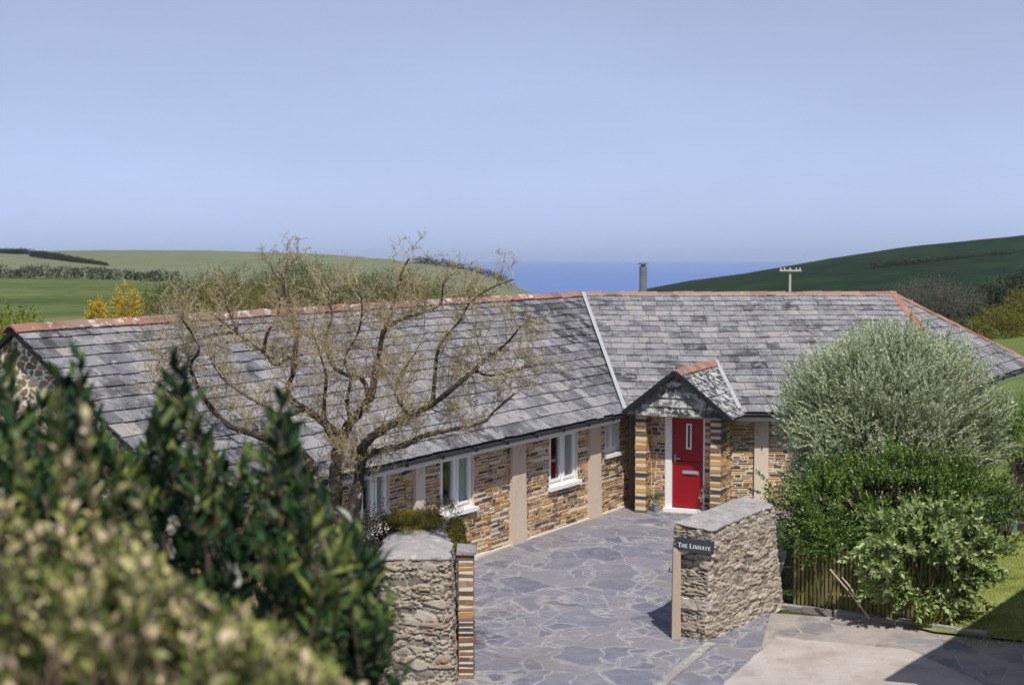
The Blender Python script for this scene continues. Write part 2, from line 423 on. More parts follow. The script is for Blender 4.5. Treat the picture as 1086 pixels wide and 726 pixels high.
# ------------------------------------------------------------------ mesh helpers
class MB:
    def __init__(s):
        s.v, s.f, s.t, s.m, s.n = [], [], [], [], 0

    def add(s, verts, faces, tone=0.5, mat=0):
        b = s.n
        s.v.extend(tuple(p) for p in verts)
        s.n += len(verts)
        for k, f in enumerate(faces):
            s.f.append(tuple(i + b for i in f))
            s.t.append(tone[k] if hasattr(tone, '__len__') else tone)
            s.m.append(mat)

    def box(s, o, ax, ay, az, x, y, z, tone=.5, mat=0, jit=0.0):
        o, ax, ay, az = Vector(o), Vector(ax), Vector(ay), Vector(az)
        vs = []
        for k in (0, 1):
            for j in (0, 1):
                for i in (0, 1):
                    p = o + ax * x[i] + ay * y[j] + az * z[k]
                    if jit:
                        p += Vector((R.uniform(-jit, jit), R.uniform(-jit, jit), R.uniform(-jit, jit)))
                    vs.append(p)
        s.add(vs, [(0, 2, 3, 1), (4, 5, 7, 6), (0, 1, 5, 4), (2, 6, 7, 3), (0, 4, 6, 2), (1, 3, 7, 5)], tone, mat)

    def wbox(s, x0, x1, y0, y1, z0, z1, tone=.5, mat=0, jit=0.0):
        s.box((0, 0, 0), (1, 0, 0), (0, 1, 0), (0, 0, 1), (x0, x1), (y0, y1), (z0, z1), tone, mat, jit)

    def tube(s, pts, rad, sides=6, tone=.5, mat=0, cap=True):
        pts = [Vector(p) for p in pts]
        n = len(pts)
        up = Vector((.3, .2, .93))
        rings, vs, fs = [], [], []
        for i, p in enumerate(pts):
            d = (pts[min(i + 1, n - 1)] - pts[max(i - 1, 0)])
            d = d.normalized() if d.length > 1e-9 else Vector((0, 0, 1))
            a = d.cross(up)
            if a.length < .05:
                a = d.cross(Vector((1, 0, 0)))
            a.normalize()
            b = d.cross(a)
            r = rad[i] if hasattr(rad, '__len__') else rad
            for k in range(sides):
                an = 2 * math.pi * k / sides
                vs.append(p + (a * math.cos(an) + b * math.sin(an)) * r)
        for i in range(n - 1):
            for k in range(sides):
                k2 = (k + 1) % sides
                fs.append((i * sides + k, i * sides + k2, (i + 1) * sides + k2, (i + 1) * sides + k))
        if cap:
            fs.append(tuple(range(sides)))
            fs.append(tuple((n - 1) * sides + k for k in range(sides)))
        s.add(vs, fs, tone, mat)

    def lathe(s, c, prof, sides=16, tone=.5, mat=0):
        vs, fs = [], []
        for r, z in prof:
            for k in range(sides):
                a = 2 * math.pi * k / sides
                vs.append((c[0] + r * math.cos(a), c[1] + r * math.sin(a), c[2] + z))
        for i in range(len(prof) - 1):
            for k in range(sides):
                k2 = (k + 1) % sides
                fs.append((i * sides + k, i * sides + k2, (i + 1) * sides + k2, (i + 1) * sides + k))
        fs.append(tuple(range(sides)))
        fs.append(tuple((len(prof) - 1) * sides + k for k in range(sides)))
        s.add(vs, fs, tone, mat)

    def leaves(s, P, D, N, L, Wd, tone, fold=.15, mat=0):
        """Vectorised leaf blades: P base points, D directions, N normals (unit)."""
        n = len(P)
        if n == 0:
            return
        D = D / np.linalg.norm(D, axis=1, keepdims=True)
        S = np.cross(D, N); S /= np.linalg.norm(S, axis=1, keepdims=True) + 1e-9
        N2 = np.cross(S, D)
        L = np.asarray(L).reshape(-1, 1); Wd = np.asarray(Wd).reshape(-1, 1)
        a = P
        b = P + D * L * .45 + S * Wd * .5 + N2 * Wd * fold
        c = P + D * L
        d = P + D * L * .45 - S * Wd * .5 + N2 * Wd * fold
        V = np.stack([a, b, c, d], 1).reshape(-1, 3)
        b0 = s.n
        s.v.extend(map(tuple, V.tolist()))
        s.n += 4 * n
        s.f.extend((b0 + 4 * i, b0 + 4 * i + 1, b0 + 4 * i + 2, b0 + 4 * i + 3) for i in range(n))
        s.t.extend(np.broadcast_to(np.asarray(tone, float), (n,)).tolist())
        s.m.extend([mat] * n)

    def build(s, name, mats, parent=None, smooth=False, origin=None):
        me = bpy.data.meshes.new(name)
        off = world_loc(parent) if parent is not None else Vector(origin or (0, 0, 0))
        V = np.asarray(s.v, float).reshape(-1, 3) - np.array(off)
        me.from_pydata(V.tolist(), [], s.f)
        mats = mats if isinstance(mats, (list, tuple)) else [mats]
        for m in mats:
            me.materials.append(m)
        a = me.attributes.new('tone', 'FLOAT', 'FACE')
        a.data.foreach_set('value', np.asarray(s.t, 'f'))
        if len(mats) > 1:
            me.polygons.foreach_set('material_index', np.asarray(s.m, 'i'))
        if smooth:
            me.polygons.foreach_set('use_smooth', np.ones(len(me.polygons), bool))
        me.update()
        o = bpy.data.objects.new(name, me)
        COL.objects.link(o)
        if parent is not None:
            o.parent = parent
        else:
            o.location = off
        return o


def world_loc(o):
    v = Vector((0, 0, 0))
    while o is not None:
        v += o.location
        o = o.parent
    return v


def tag(o, label=None, cat=None, group=None, kind=None):
    if label: o['label'] = label
    if cat: o['category'] = cat
    if group: o['group'] = group
    if kind: o['kind'] = kind
    return o


def thing(name, label, cat, loc=(0, 0, 0), group=None):
    o = bpy.data.objects.new(name, None)
    o.empty_display_size = .2
    o.location = loc
    COL.objects.link(o)
    return tag(o, label, cat, group)


def hash2(a, b, seed=0):
    x = (a.astype(np.int64) * 374761393 + b.astype(np.int64) * 668265263 + seed * 974711) & 0x7fffffff
    x = ((x ^ (x >> 13)) * 1274126177) & 0x7fffffff
    return ((x ^ (x >> 16)) & 0xffff) / 65535.0


def worley(u, v, seed=0, jit=.9):
    cu, cv = np.floor(u), np.floor(v)
    f1 = np.full(u.shape, 9.0); f2 = np.full(u.shape, 9.0); idv = np.zeros(u.shape)
    for di in (-1, 0, 1):
        for dj in (-1, 0, 1):
            a, b = cu + di, cv + dj
            jx = .5 + jit * (hash2(a, b, seed) - .5)
            jy = .5 + jit * (hash2(a, b, seed + 7) - .5)
            d = np.hypot(a + jx - u, b + jy - v)
            h = hash2(a, b, seed + 19)
            nf2 = np.where(d < f1, f1, np.minimum(f2, d))
            idv = np.where(d < f1, h, idv)
            f1 = np.minimum(f1, d)
            f2 = nf2
    return f1, f2, idv


def vnoise(u, v, seed=0):
    cu, cv = np.floor(u), np.floor(v)
    fu, fv = u - cu, v - cv
    fu, fv = fu * fu * (3 - 2 * fu), fv * fv * (3 - 2 * fv)
    a = hash2(cu, cv, seed); b = hash2(cu + 1, cv, seed); c = hash2(cu, cv + 1, seed); d = hash2(cu + 1, cv + 1, seed)
    return a + (b - a) * fu + (c - a) * fv + (a - b - c + d) * fu * fv


def fbm(u, v, seed=0, oct=4):
    r, amp, tot = 0, 1, 0
    for k in range(oct):
        r = r + amp * vnoise(u * 2 ** k, v * 2 ** k, seed + k); tot += amp; amp *= .5
    return r / tot


def grid_mesh(name, P, tone, mortar, mats, matidx=None, parent=None, closed=False, smooth=True):
    """P: rows x cols x 3 surface, point attributes tone and mortar."""
    r, c = P.shape[:2]
    me = bpy.data.meshes.new(name)
    off = np.array(world_loc(parent)) if parent is not None else np.zeros(3)
    F_ = []
    MI = []
    for i in range(r - 1):
        for j in range(c if closed else c - 1):
            j2 = (j + 1) % c
            F_.append((i * c + j, i * c + j2, (i + 1) * c + j2, (i + 1) * c + j))
            if matidx is not None:
                MI.append(int(matidx[i, j]))
    me.from_pydata((P.reshape(-1, 3) - off).tolist(), [], F_)
    for m in mats:
        me.materials.append(m)
    for nm, arr in (('tone', tone), ('mortar', mortar)):
        a = me.attributes.new(nm, 'FLOAT', 'POINT')
        a.data.foreach_set('value', np.asarray(arr, 'f').reshape(-1))
    if matidx is not None:
        me.polygons.foreach_set('material_index', np.asarray(MI, 'i'))
    if smooth:
        me.polygons.foreach_set('use_smooth', np.ones(len(me.polygons), bool))
    me.update()
    o = bpy.data.objects.new(name, me)
    COL.objects.link(o)
    if parent is not None:
        o.parent = parent
    return o


def clip_poly(poly, clip):
    out = poly
    n = len(clip)
    area = sum(clip[i][0] * clip[(i + 1) % n][1] - clip[(i + 1) % n][0] * clip[i][1] for i in range(n))
    if area < 0:
        clip = clip[::-1]
    for i in range(n):
        a, b = clip[i], clip[(i + 1) % n]
        inp, out = out, []
        if not inp:
            return []
        def side(p):
            return (b[0] - a[0]) * (p[1] - a[1]) - (b[1] - a[1]) * (p[0] - a[0])
        for k in range(len(inp)):
            p, q = inp[k], inp[(k + 1) % len(inp)]
            sp, sq = side(p), side(q)
            if sp >= -1e-9:
                out.append(p)
            if (sp > 1e-9 and sq < -1e-9) or (sp < -1e-9 and sq > 1e-9):
                t = sp / (sp - sq)
                out.append((p[0] + (q[0] - p[0]) * t, p[1] + (q[1] - p[1]) * t))
    return out


def slates(mb, P00, P10, P01, P11, polys, g0=.30, g1=.2, w0=.25, w1=.55, thick=.022, seed=1, dark=None, deck=1):
    """Slate courses over the patch P00-P10 (eave) to P01-P11 (ridge), kept inside the polygons (patch coordinates 0..1)."""
    rr = random.Random(seed)
    P00, P10, P01, P11 = map(Vector, (P00, P10, P01, P11))
    Ls, Lt = (P10 - P00).length, ((P01 - P00).length + (P11 - P10).length) / 2
    N = (P10 - P00).cross(P01 - P00).normalized()
    if N.z < 0:
        N = -N

    def pos(s, t, h):
        p = (P00.lerp(P10, s)).lerp(P01.lerp(P11, s), t)
        sag = .02 * math.sin(s * 9 + seed) * math.sin(t * 3.1)
        return p + N * (h + sag)
    for pl in polys:
        mb.add([pos(s, t, -.03) for s, t in pl], [tuple(range(len(pl)))], .5, deck)
    t = 0.0
    while t < 1.0:
        g = (g0 + (g1 - g0) * t) / Lt
        s = -rr.uniform(0, .5) / Ls
        ctone = rr.gauss(0, .05)
        while s < 1.0:
            w = rr.uniform(w0, w1) * (1.15 - .35 * t) / Ls
            j0 = rr.gauss(0, .010) / Lt
            gap = .004 / Ls
            lift = abs(rr.gauss(0, .005))
            quad = [(s + gap, t + j0), (s + w - gap, t + j0 + rr.gauss(0, .004) / Lt), (s + w - gap, t + g * 1.1), (s + gap, t + g * 1.1)]
            tone = min(1, max(0, rr.gauss(.52, .165) + ctone))
            if dark:
                tone = min(1, max(0, tone + dark(s, t)))
            for pl in polys:
                q = clip_poly(quad, pl)
                if len(q) < 3:
                    continue
                n = len(q)
                def hh(tt):
                    return max(.001, (thick + lift) * (1 - (tt - t) / (g * 1.1)))
                top = [pos(a, b, hh(b)) for a, b in q]
                bot = [pos(a, b, hh(b) - .02) for a, b in q]
                mb.add(top + bot, [tuple(range(n))] + [(i, (i + 1) % n, n + (i + 1) % n, n + i) for i in range(n)], tone)
            s += w
        t += g


def ridge_tiles(mb, p0, p1, seed=1, half=.15, drop=.09, tile=.42, thick=.03, lift=.0):
    rr = random.Random(seed)
    p0, p1 = Vector(p0), Vector(p1)
    L = (p1 - p0).length
    n = max(1, round(L / tile))
    d = (p1 - p0).normalized()
    side = d.cross(Vector((0, 0, 1))).normalized()
    upv = side.cross(d)
    for i in range(n):
        a, b = p0 + d * (L * i / n - .012), p0 + d * (L * (i + 1) / n + .012)
        up = rr.gauss(.0, .006) + lift
        prof = [(-half, -drop), (-half * .55, -drop * .42), (-half * .2, -.005), (half * .2, -.005), (half * .55, -drop * .42), (half, -drop)]
        vs = []
        for e, q in ((0, a), (1, b)):
            k = .012 if e else .0
            for dx, dz in prof:
                vs.append(q + side * dx + upv * (dz + thick + up + k))
            for dx, dz in prof[::-1]:
                vs.append(q + side * dx * .9 + upv * (dz + up + k))
        m = len(prof) * 2
        fs = [tuple(range(m)), tuple(m + k for k in range(m))] + [(k, (k + 1) % m, m + (k + 1) % m, m + k) for k in range(m)]
        mb.add(vs, fs, rr.random())


def wall_slab(mb, o, ux, nn, s0, s1, zlo, zhi, opens, thick, tone=.5, mat=0):
    """Wall core with rectangular openings (s range, z range), outer face at the line o + ux*s."""
    cuts = sorted({s0, s1, *[min(max(v, s0), s1) for op in opens for v in op[:2]]})
    for a, b in zip(cuts, cuts[1:]):
        if b - a < 1e-4:
            continue
        mid = (a + b) / 2
        spans = [(zlo, zhi)]
        for oa, ob, za, zb in opens:
            if oa <= mid <= ob:
                ns = []
                for x, y in spans:
                    if za > x: ns.append((x, min(y, za)))
                    if zb < y: ns.append((max(x, zb), y))
                spans = [q for q in ns if q[1] - q[0] > 1e-3]
        for x, y in spans:
            mb.box(o, ux, nn, (0, 0, 1), (a, b), (-thick, 0), (x, y), tone, mat)


def stone_facing(mb, o, ux, nn, s0, s1, zlo, zhi, opens=(), seed=1, hmin=.028, hmax=.078, wmin=.07, wmax=.32, proud=.011, gap=.021, bias=0.0):
    """Roughly coursed thin slate stones bedded in the mortar of a wall."""
    rr = random.Random(seed)
    o, ux, nn = Vector(o), Vector(ux), Vector(nn)
    # strips of slightly different coursing, so that the beds do not run through
    s = s0
    while s < s1 - .02:
        sw = min(rr.uniform(.5, 1.1), s1 - s)
        if s1 - (s + sw) < .3:
            sw = s1 - s
        z = zlo + rr.uniform(0, .03)
        while z < zhi - .03:
            h = min(rr.uniform(hmin, hmax), zhi - z)
            x = s + rr.uniform(-.12, 0)
            while x < s + sw - .01:
                w = rr.uniform(wmin, wmax) * (1.0 if h > .06 else 1.2)
                e = x + w
                if e > s + sw + .08 or s + sw - e < .05:
                    e = s + sw + rr.uniform(-.02, .06)
                a, b = max(x, s0), min(e, s1)
                ok = b - a > .03
                for oa, ob, za, zb in opens:
                    if ok and z + h > za - .005 and z < zb + .005 and b > oa and a < ob:
                        if a < oa < b and oa - a > .04: b = oa
                        elif a < ob < b and b - ob > .04: a = ob
                        else: ok = False
                if ok:
                    za_, zb_ = z + gap * .5 * rr.uniform(.6, 1.6), z + h - gap * .5 * rr.uniform(.6, 1.6)
                    aa, bb = a + gap * .6, b - gap * .6
                    if zb_ - za_ > .012 and bb - aa > .02:
                        pr = proud * rr.uniform(.55, 1.35)
                        tl = rr.uniform(-.5, .5) * min(.018, h * .2)
                        f = [(aa, za_ + rr.uniform(0, .006)), (bb, za_ + tl + rr.uniform(0, .006)), (bb - rr.uniform(0, .012), zb_ + tl), (aa + rr.uniform(0, .012), zb_)]
                        q = .004
                        vs = [o + ux * p + nn * pr + Vector((0, 0, zz)) for p, zz in f]
                        cx = sum(p for p, _ in f) / 4; cz = sum(zz for _, zz in f) / 4
                        back = [o + ux * (p + (q if p > cx else -q)) + nn * -.004 + Vector((0, 0, zz + (q if zz > cz else -q))) for p, zz in f]
                        mb.add(vs + back, [(0, 1, 2, 3), (0, 4, 5, 1), (1, 5, 6, 2), (2, 6, 7, 3), (3, 7, 4, 0)],
                               min(1, max(0, rr.random() + bias)))
                x = e
            z += h
        s += sw


def quoin_pillar(mb, o, ax, ay, x, y, z0, z1, seed=1, mat_st=0, mat_mo=1, hh0=.05, hh1=.10, g0=.045, g1=.085, tones=(.05, .15, .25, .3, .43, .45, .7, .72, .85)):
    """A pillar of brown slate slabs alternating with pale bed joints."""
    rr = random.Random(seed)
    z = z0
    mb.box(o, ax, ay, (0, 0, 1), (x[0] + .012, x[1] - .012), (y[0] + .012, y[1] - .012), (z0, z1), .5, mat_mo)
    while z < z1 - .02:
        h = min(rr.uniform(hh0, hh1), z1 - z)
        e = rr.uniform(0, .007)
        mb.box(o, ax, ay, (0, 0, 1), (x[0] + e, x[1] - e), (y[0] + e, y[1] - e), (z, z + h), rr.choice(tones), mat_st, .004)
        z += h + rr.uniform(g0, g1)


# ------------------------------------------------------------------ ground, paving, terrain, sea
def sm(x, a, b):
    t = min(1, max(0, (x - a) / (b - a)))
    return t * t * (3 - 2 * t)


def zc(x, y):
    """Height of the courtyard, rising gently towards the house."""
    return .2 * min(1, max(0, (y - 19.7) / 5.5))


def sheet(name, pts, z_fn, mats, dz=0.0, n=26, kind='structure', jag=0):
    """A convex quad patch of ground following the courtyard's slope."""
    a, b, c, d = [Vector((*p, 0)) for p in pts]
    V, Fs = [], []
    for i in range(n + 1):
        for j in range(n + 1):
            p = a.lerp(b, i / n).lerp(d.lerp(c, i / n), j / n)
            if jag and (i in (0, n) or j in (0, n)):
                p += Vector((R.uniform(-jag, jag), R.uniform(-jag, jag), 0))
            V.append((p.x, p.y, z_fn(p.x, p.y) + dz))
    for i in range(n):
        for j in range(n):
            Fs.append((i * (n + 1) + j, (i + 1) * (n + 1) + j, (i + 1) * (n + 1) + j + 1, i * (n + 1) + j + 1))
    mb = MB(); mb.add(V, Fs)
    return tag(mb.build(name, mats, smooth=True), kind=kind)


def ground_z(x, y):
    z = zc(x, y) - .05
    # the bank the photograph is taken from, steep on the right and a long slope on the left
    left = 1 - sm(x, -2.6, -.9)
    zr = 3.7 - max(0, y - 3.6) * 1.05
    zl = 3.7 - max(0, y - 4.6) * .34
    bank = zr + (zl - zr) * left
    side = 1 - sm(abs(x + 1), 9, 14)
    z = max(z, min(3.7, bank) * side)
    if y > 42:
        z -= (y - 42) * .12
    return max(z, -70)


def make_ground():
    ys = list(np.arange(-30, 46, .6)) + [50, 60, 80, 120, 200, 400, 700, 1000]
    xs = [-700, -300, -120, -60, -40, -30] + list(np.arange(-24, 24.1, .6)) + [30, 40, 60, 120, 300, 700]
    V = [(x, y, ground_z(x, y) + (.03 * (R.random() - .5) if y < 16 else 0)) for y in ys for x in xs]
    nx = len(xs)
    Fs = [(i * nx + j, i * nx + j + 1, (i + 1) * nx + j + 1, (i + 1) * nx + j) for i in range(len(ys) - 1) for j in range(nx - 1)]
    mb = MB(); mb.add(V, Fs)
    tag(mb.build('ground', m_ground, smooth=True), kind='structure')


make_ground()
sheet('courtyard', [(-5.2, 15.2), (2.62, 16.2), (6.2, 30.0), (-5.2, 30.0)], zc, m_pave)
sheet('forecourt', [(.6, 14.6), (9.5, 14.6), (8.0, 20.02), (3.6, 21.2)], zc, m_fore, -.008)
sheet('driveway', [(1.55, 15.4), (6.8, 15.2), (5.45, 19.25), (3.75, 19.9)], zc, m_conc, .006, n=34, jag=.018)
sheet('lawn', [(6.05, 20.05), (12.5, 17.6), (14.0, 33), (4.6, 21.6)], lambda x, y: zc(x, y) + .03 + max(0, y - 28) * .05, m_lawn, 0)
# stone edging between the courtyard and the driveway
mb = MB()
pa, pb = Vector((2.78, 19.55, .012)), Vector((1.55, 17.0, .0))
d = (pb - pa).normalized(); sd_ = Vector((d.y, -d.x, 0)); L = (pb - pa).length
x = 0
while x < L - .1:
    w = min(R.uniform(.5, .9), L - x)
    mb.box(pa + d * x, d, sd_, (0, 0, 1), (.006, w - .006), (-.08, .07), (-.05, .012 + R.uniform(0, .008)), R.random(), 0, .008)
    x += w
tag(mb.build('kerb', m_cap), kind='structure')
# kerb stones under the picket fence
mb = MB()
FA, FB = Vector((4.30, 21.52, 0)), Vector((6.36, 20.24, 0))
d = (FB - FA).normalized(); sd_ = Vector((d.y, -d.x, 0)); L = (FB - FA).length
x = -.25
while x < L + .2:
    w = R.uniform(.3, .6)
    mb.box(FA + d * x, d, sd_, (0, 0, 1), (.006, w - .006), (.04, .16), (-.06, .075 + R.uniform(0, .03)), R.random(), 0, .012)
    x += w
tag(mb.build('kerb', m_cap), kind='structure')


def loft_terrain(name, cols, rows, mat, sub=5, rough=.0, seed=0, label=None):
    """Land surface through measured sight-line heights: rows of (distance, heights in the photo at the columns)."""
    cx = np.concatenate([np.linspace(cols[i], cols[i + 1], sub, endpoint=False) for i in range(len(cols) - 1)] + [[cols[-1]]])
    Ds = [r[0] for r in rows]
    Dn = np.concatenate([np.linspace(Ds[i], Ds[i + 1], sub, endpoint=False) for i in range(len(Ds) - 1)] + [[Ds[-1]]])
    # heights at the given distances, then smooth in between
    Z = np.array([[at(c, py, D_).z for c, py in zip(cols, pys)] for D_, pys in rows])
    X = np.array([[at(c, 300, D_).x for c in cols] for D_, _ in rows])
    Zc = np.array([np.interp(cx, cols, z) for z in Z])
    Xc = np.array([np.interp(cx, cols, x_) for x_ in X])
    k = np.array([.25, .5, .25])
    for q in range(len(Zc)):
        for _ in range(2):
            zp = np.pad(Zc[q], 1, mode='edge'); Zc[q] = np.convolve(zp, k, 'valid')
    Zf = np.array([np.interp(Dn, Ds, Zc[:, j]) for j in range(len(cx))]).T
    Xf = np.array([np.interp(Dn, Ds, Xc[:, j]) for j in range(len(cx))]).T
    Yf = np.repeat(Dn[:, None], len(cx), 1)
    if rough:
        Zf = Zf + (fbm(Xf * .05, Yf * .05, seed) - .5) * rough
    P = np.stack([Xf, Yf, Zf], 2)
    z = np.zeros(P.shape[:2])
    return tag(grid_mesh(name, P, z, z, [mat]), kind='structure')


c1 = [-3000, -900, -300, 0, 150, 300, 420, 520, 620]
loft_terrain('field', c1, [
    (33, [480, 480, 480, 480, 485, 490, 495, 500, 505]),
    (44, [375, 375, 372, 370, 378, 385, 395, 405, 420]),
    (60, [335, 335, 334, 333, 334, 338, 344, 352, 370]),
    (100, [318, 318, 318, 318, 319, 322, 330, 338, 352]),
    (160, [303, 303, 304, 305, 306, 310, 318, 330, 345]),
    (280, [290, 290, 292, 294, 297, 303, 312, 330, 345]),
    (300, [292, 292, 294, 297, 300, 308, 320, 335, 350])], m_field, 6, .5, 3)
c2 = [-3000, -900, -300, 0, 40, 110, 180, 250, 330, 380, 420, 450, 485, 512, 530, 548, 575, 640]
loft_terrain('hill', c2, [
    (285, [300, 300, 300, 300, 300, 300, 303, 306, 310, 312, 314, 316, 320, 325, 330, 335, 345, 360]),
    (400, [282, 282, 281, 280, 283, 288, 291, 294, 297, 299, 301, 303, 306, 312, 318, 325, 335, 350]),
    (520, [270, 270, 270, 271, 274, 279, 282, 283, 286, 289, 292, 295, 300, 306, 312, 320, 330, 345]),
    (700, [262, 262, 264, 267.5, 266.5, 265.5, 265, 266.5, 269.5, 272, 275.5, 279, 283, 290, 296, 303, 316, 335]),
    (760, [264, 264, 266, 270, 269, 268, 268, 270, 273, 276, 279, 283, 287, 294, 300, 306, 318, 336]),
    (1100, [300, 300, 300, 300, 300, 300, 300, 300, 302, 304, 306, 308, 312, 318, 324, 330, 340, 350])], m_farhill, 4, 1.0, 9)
c3 = [560, 640, 690, 730, 790, 830, 880, 950, 1020, 1086, 1300, 1800, 3200]
loft_terrain('field', c3, [
    (31, [530] * 13),
    (36, [490, 490, 490, 490, 490, 488, 484, 478, 470, 462, 450, 450, 450]),
    (46, [440, 438, 436, 434, 430, 428, 424, 418, 410, 402, 390, 380, 380]),
    (70, [400, 396, 390, 384, 378, 372, 366, 360, 356, 350, 335, 320, 310]),
    (84, [410, 404, 396, 390, 384, 378, 372, 366, 362, 358, 345, 335, 330])], m_meadow, 5, .3, 22)
loft_terrain('hill', c3, [
    (74, [402, 398, 392, 386, 380, 374, 368, 362, 358, 352, 337, 322, 312]),
    (120, [372, 362, 352, 348, 342, 338, 334, 330, 328, 326, 310, 300, 290]),
    (220, [350, 338, 326, 320, 314, 310, 306, 302, 298, 294, 280, 268, 260]),
    (320, [342, 326, 313, 306, 300, 295, 289, 281, 274, 268, 255, 245, 240]),
    (470, [330, 315, 304.5, 298.5, 290, 283, 274, 263, 255.5, 249.5, 236, 225, 220]),
    (560, [335, 322, 312, 305, 298, 292, 284, 274, 268, 262, 250, 240, 230]),
    (900, [345, 335, 330, 325, 322, 320, 318, 316, 314, 312, 310, 305, 300])], m_hill, 5, .8, 21)
mb = MB()
ny, nx_ = 24, 16
ys = [250 * (18500 / 250) ** (i / ny) for i in range(ny + 1)]
V = [(-14000 + 28000 * j / nx_, y, -55.0) for y in ys for j in range(nx_ + 1)]
mb.add(V, [(i * (nx_ + 1) + j, i * (nx_ + 1) + j + 1, (i + 1) * (nx_ + 1) + j + 1, (i + 1) * (nx_ + 1) + j) for i in range(ny) for j in range(nx_)])
tag(mb.build('sea', m_sea), kind='structure')

# ------------------------------------------------------------------ the house
HOUSE = thing('house', 'long L-shaped stone cottage with lichened grey slate roof and red stable door', 'house', (0, 27, .2))
AL = math.radians(31)
u = Vector((-math.sin(AL), -math.cos(AL), 0))          # along the left wing, away from the inner corner
n = Vector((math.cos(AL), -math.sin(AL), 0))           # out of its courtyard wall
HE, HR = 2.25, 4.52
R0 = Vector((1.70, 34.2, HR))
WL = 16.74
RG = R0 + u * WL; RG.z = 4.42
RUN = 3.35
E0 = R0 + n * RUN; E0.z = HE
EG = RG + n * RUN; EG.z = 2.2
B0 = R0 - n * RUN; B0.z = HE
BG = RG - n * RUN; BG.z = 2.2
DE = 28.6                                               # eave of the right wing
sV = (E0.y - DE) / (-u.y) / WL
V0 = E0.lerp(EG, sV)

# left roof slope
mb = MB()
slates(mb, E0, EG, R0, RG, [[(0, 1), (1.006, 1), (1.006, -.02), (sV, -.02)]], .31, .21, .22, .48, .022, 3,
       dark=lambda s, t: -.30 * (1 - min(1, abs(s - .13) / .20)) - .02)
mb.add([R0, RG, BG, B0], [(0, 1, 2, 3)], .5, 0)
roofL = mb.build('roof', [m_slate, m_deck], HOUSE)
mb = MB(); ridge_tiles(mb, RG + Vector((0, 0, .0)) + u * .12, R0 + u * 2.6, 4, .17, .10, .45)
mb.build('ridge', m_terra_old, roofL)
mb = MB(); ridge_tiles(mb, R0 + u * 2.6, R0, 5, .17, .10, .45)
mb.build('ridge', m_terra, roofL)

# right roof slope
R1 = Vector((9.12, 34.2, HR))
X0, X1 = 1.5, 10.0
slope = (HR - HE) / (34.2 - DE)


def rp(x, y):
    return Vector((x, y, HE + slope * (y - DE)))


def st(x, y):
    return ((x - X0) / (X1 - X0), (y - DE) / (34.2 - DE))


b_ = math.radians(24)
PA = Vector((math.sin(b_), math.cos(b_), 0))            # porch axis, into the house
PC = Vector((math.cos(b_), -math.sin(b_), 0))           # across the porch, left to right
Q = Vector((2.26, 28.62, 0))                             # left end of the porch gable front
PW, PH, PZ = 2.2, 3.10, 2.24


def pq(a, b, z=0.0):
    p = Q + PC * a + PA * b
    p.z = z
    return p


apex = pq(PW / 2, 0, PH)
tr = ((PH - HE) / slope + DE - apex.y) / PA.y
RE = pq(PW / 2, tr, PH)
GK = pq(.26, 0, 2.46)
HCy = 29.7
HC = rp(9.55, HCy)
FC = Vector((13.1, 35.45, HC.z))
mb = MB()
polys = [[st(R0.x, 34.2), st(2.24, 28.66), st(RE.x, RE.y), st(RE.x, 34.2)],
         [st(RE.x, 34.2), st(RE.x, RE.y), st(4.62, DE - .06), st(7.4, DE - .06), st(7.4, 34.2)],
         [st(7.4, 34.2), st(7.4, HCy), st(HC.x, HC.y), st(R1.x, 34.2)]]
slates(mb, rp(X0, DE), rp(X1, DE), rp(X0, 34.2), rp(X1, 34.2), polys, .34, .27, .24, .52, .021, 8,
       dark=lambda s, t: .06 + (-.1 if t < .4 and s < .25 else 0))
BK = 39.8
mb.add([(R0.x - .5, 34.2, HR), (R1.x, 34.2, HR), (R1.x + .6, BK, HE), (R0.x - 4.0, BK, HE)], [(0, 1, 2, 3)], .5, 0)
roofR = mb.build('roof', [m_slate, m_deck], HOUSE)
mb = MB(); ridge_tiles(mb, R0, R1 + Vector((.1, 0, 0)), 6, .17, .10, .45)
mb.build('ridge', m_terra, roofR)
# hipped end
ed = (FC - HC).normalized()
foot = HC + ed * (R1 - HC).dot(ed)
upv = R1 - foot
le = (FC - HC).length
mb = MB()
slates(mb, HC, FC, HC + upv, FC + upv, [[(0, 0), (1, 0), ((foot - HC).length * (1 if (foot - HC).dot(ed) > 0 else -1) / le, 1)]], .33, .25, .25, .55, .022, 12)
mb.add([R1, FC, Vector((R1.x + .6, BK, HE))], [(0, 1, 2)], .5, 0)
roofE = mb.build('roof', [m_slate, m_deck], HOUSE)
mb = MB(); ridge_tiles(mb, HC, R1, 7, .19, .10, .45, lift=.01); mb.build('hip', m_terra, roofE)
mb = MB(); ridge_tiles(mb, FC, R1, 9, .16, .09, .45, lift=.01); mb.build('hip', m_terra, roofE)


def strip(mb, p, q, w, up=.05, tone=.5):
    p, q = Vector(p), Vector(q)
    d = (q - p).normalized()
    sx = d.cross(Vector((0, 0, 1))).normalized()
    k = 2
    for i in range(k):
        a, b = p.lerp(q, i / k), p.lerp(q, (i + 1) / k)
        mb.box(a, (b - a).normalized(), sx, sx.cross(d), (-.01, (b - a).length + .01), (-w / 2, w / 2),
               (up - .03, up), .5)


mb = MB(); strip(mb, V0 + Vector((.04, .1, .02)), R0 + Vector((0, -.15, -.05)), .08, .085); mb.build('valley_flashing', m_lead, HOUSE)
mb = MB(); strip(mb, rp(4.60, DE + .02) + Vector((0, 0, .02)), RE + Vector((.02, 0, .0)), .085, .075); mb.build('valley_flashing', m_lead, HOUSE)

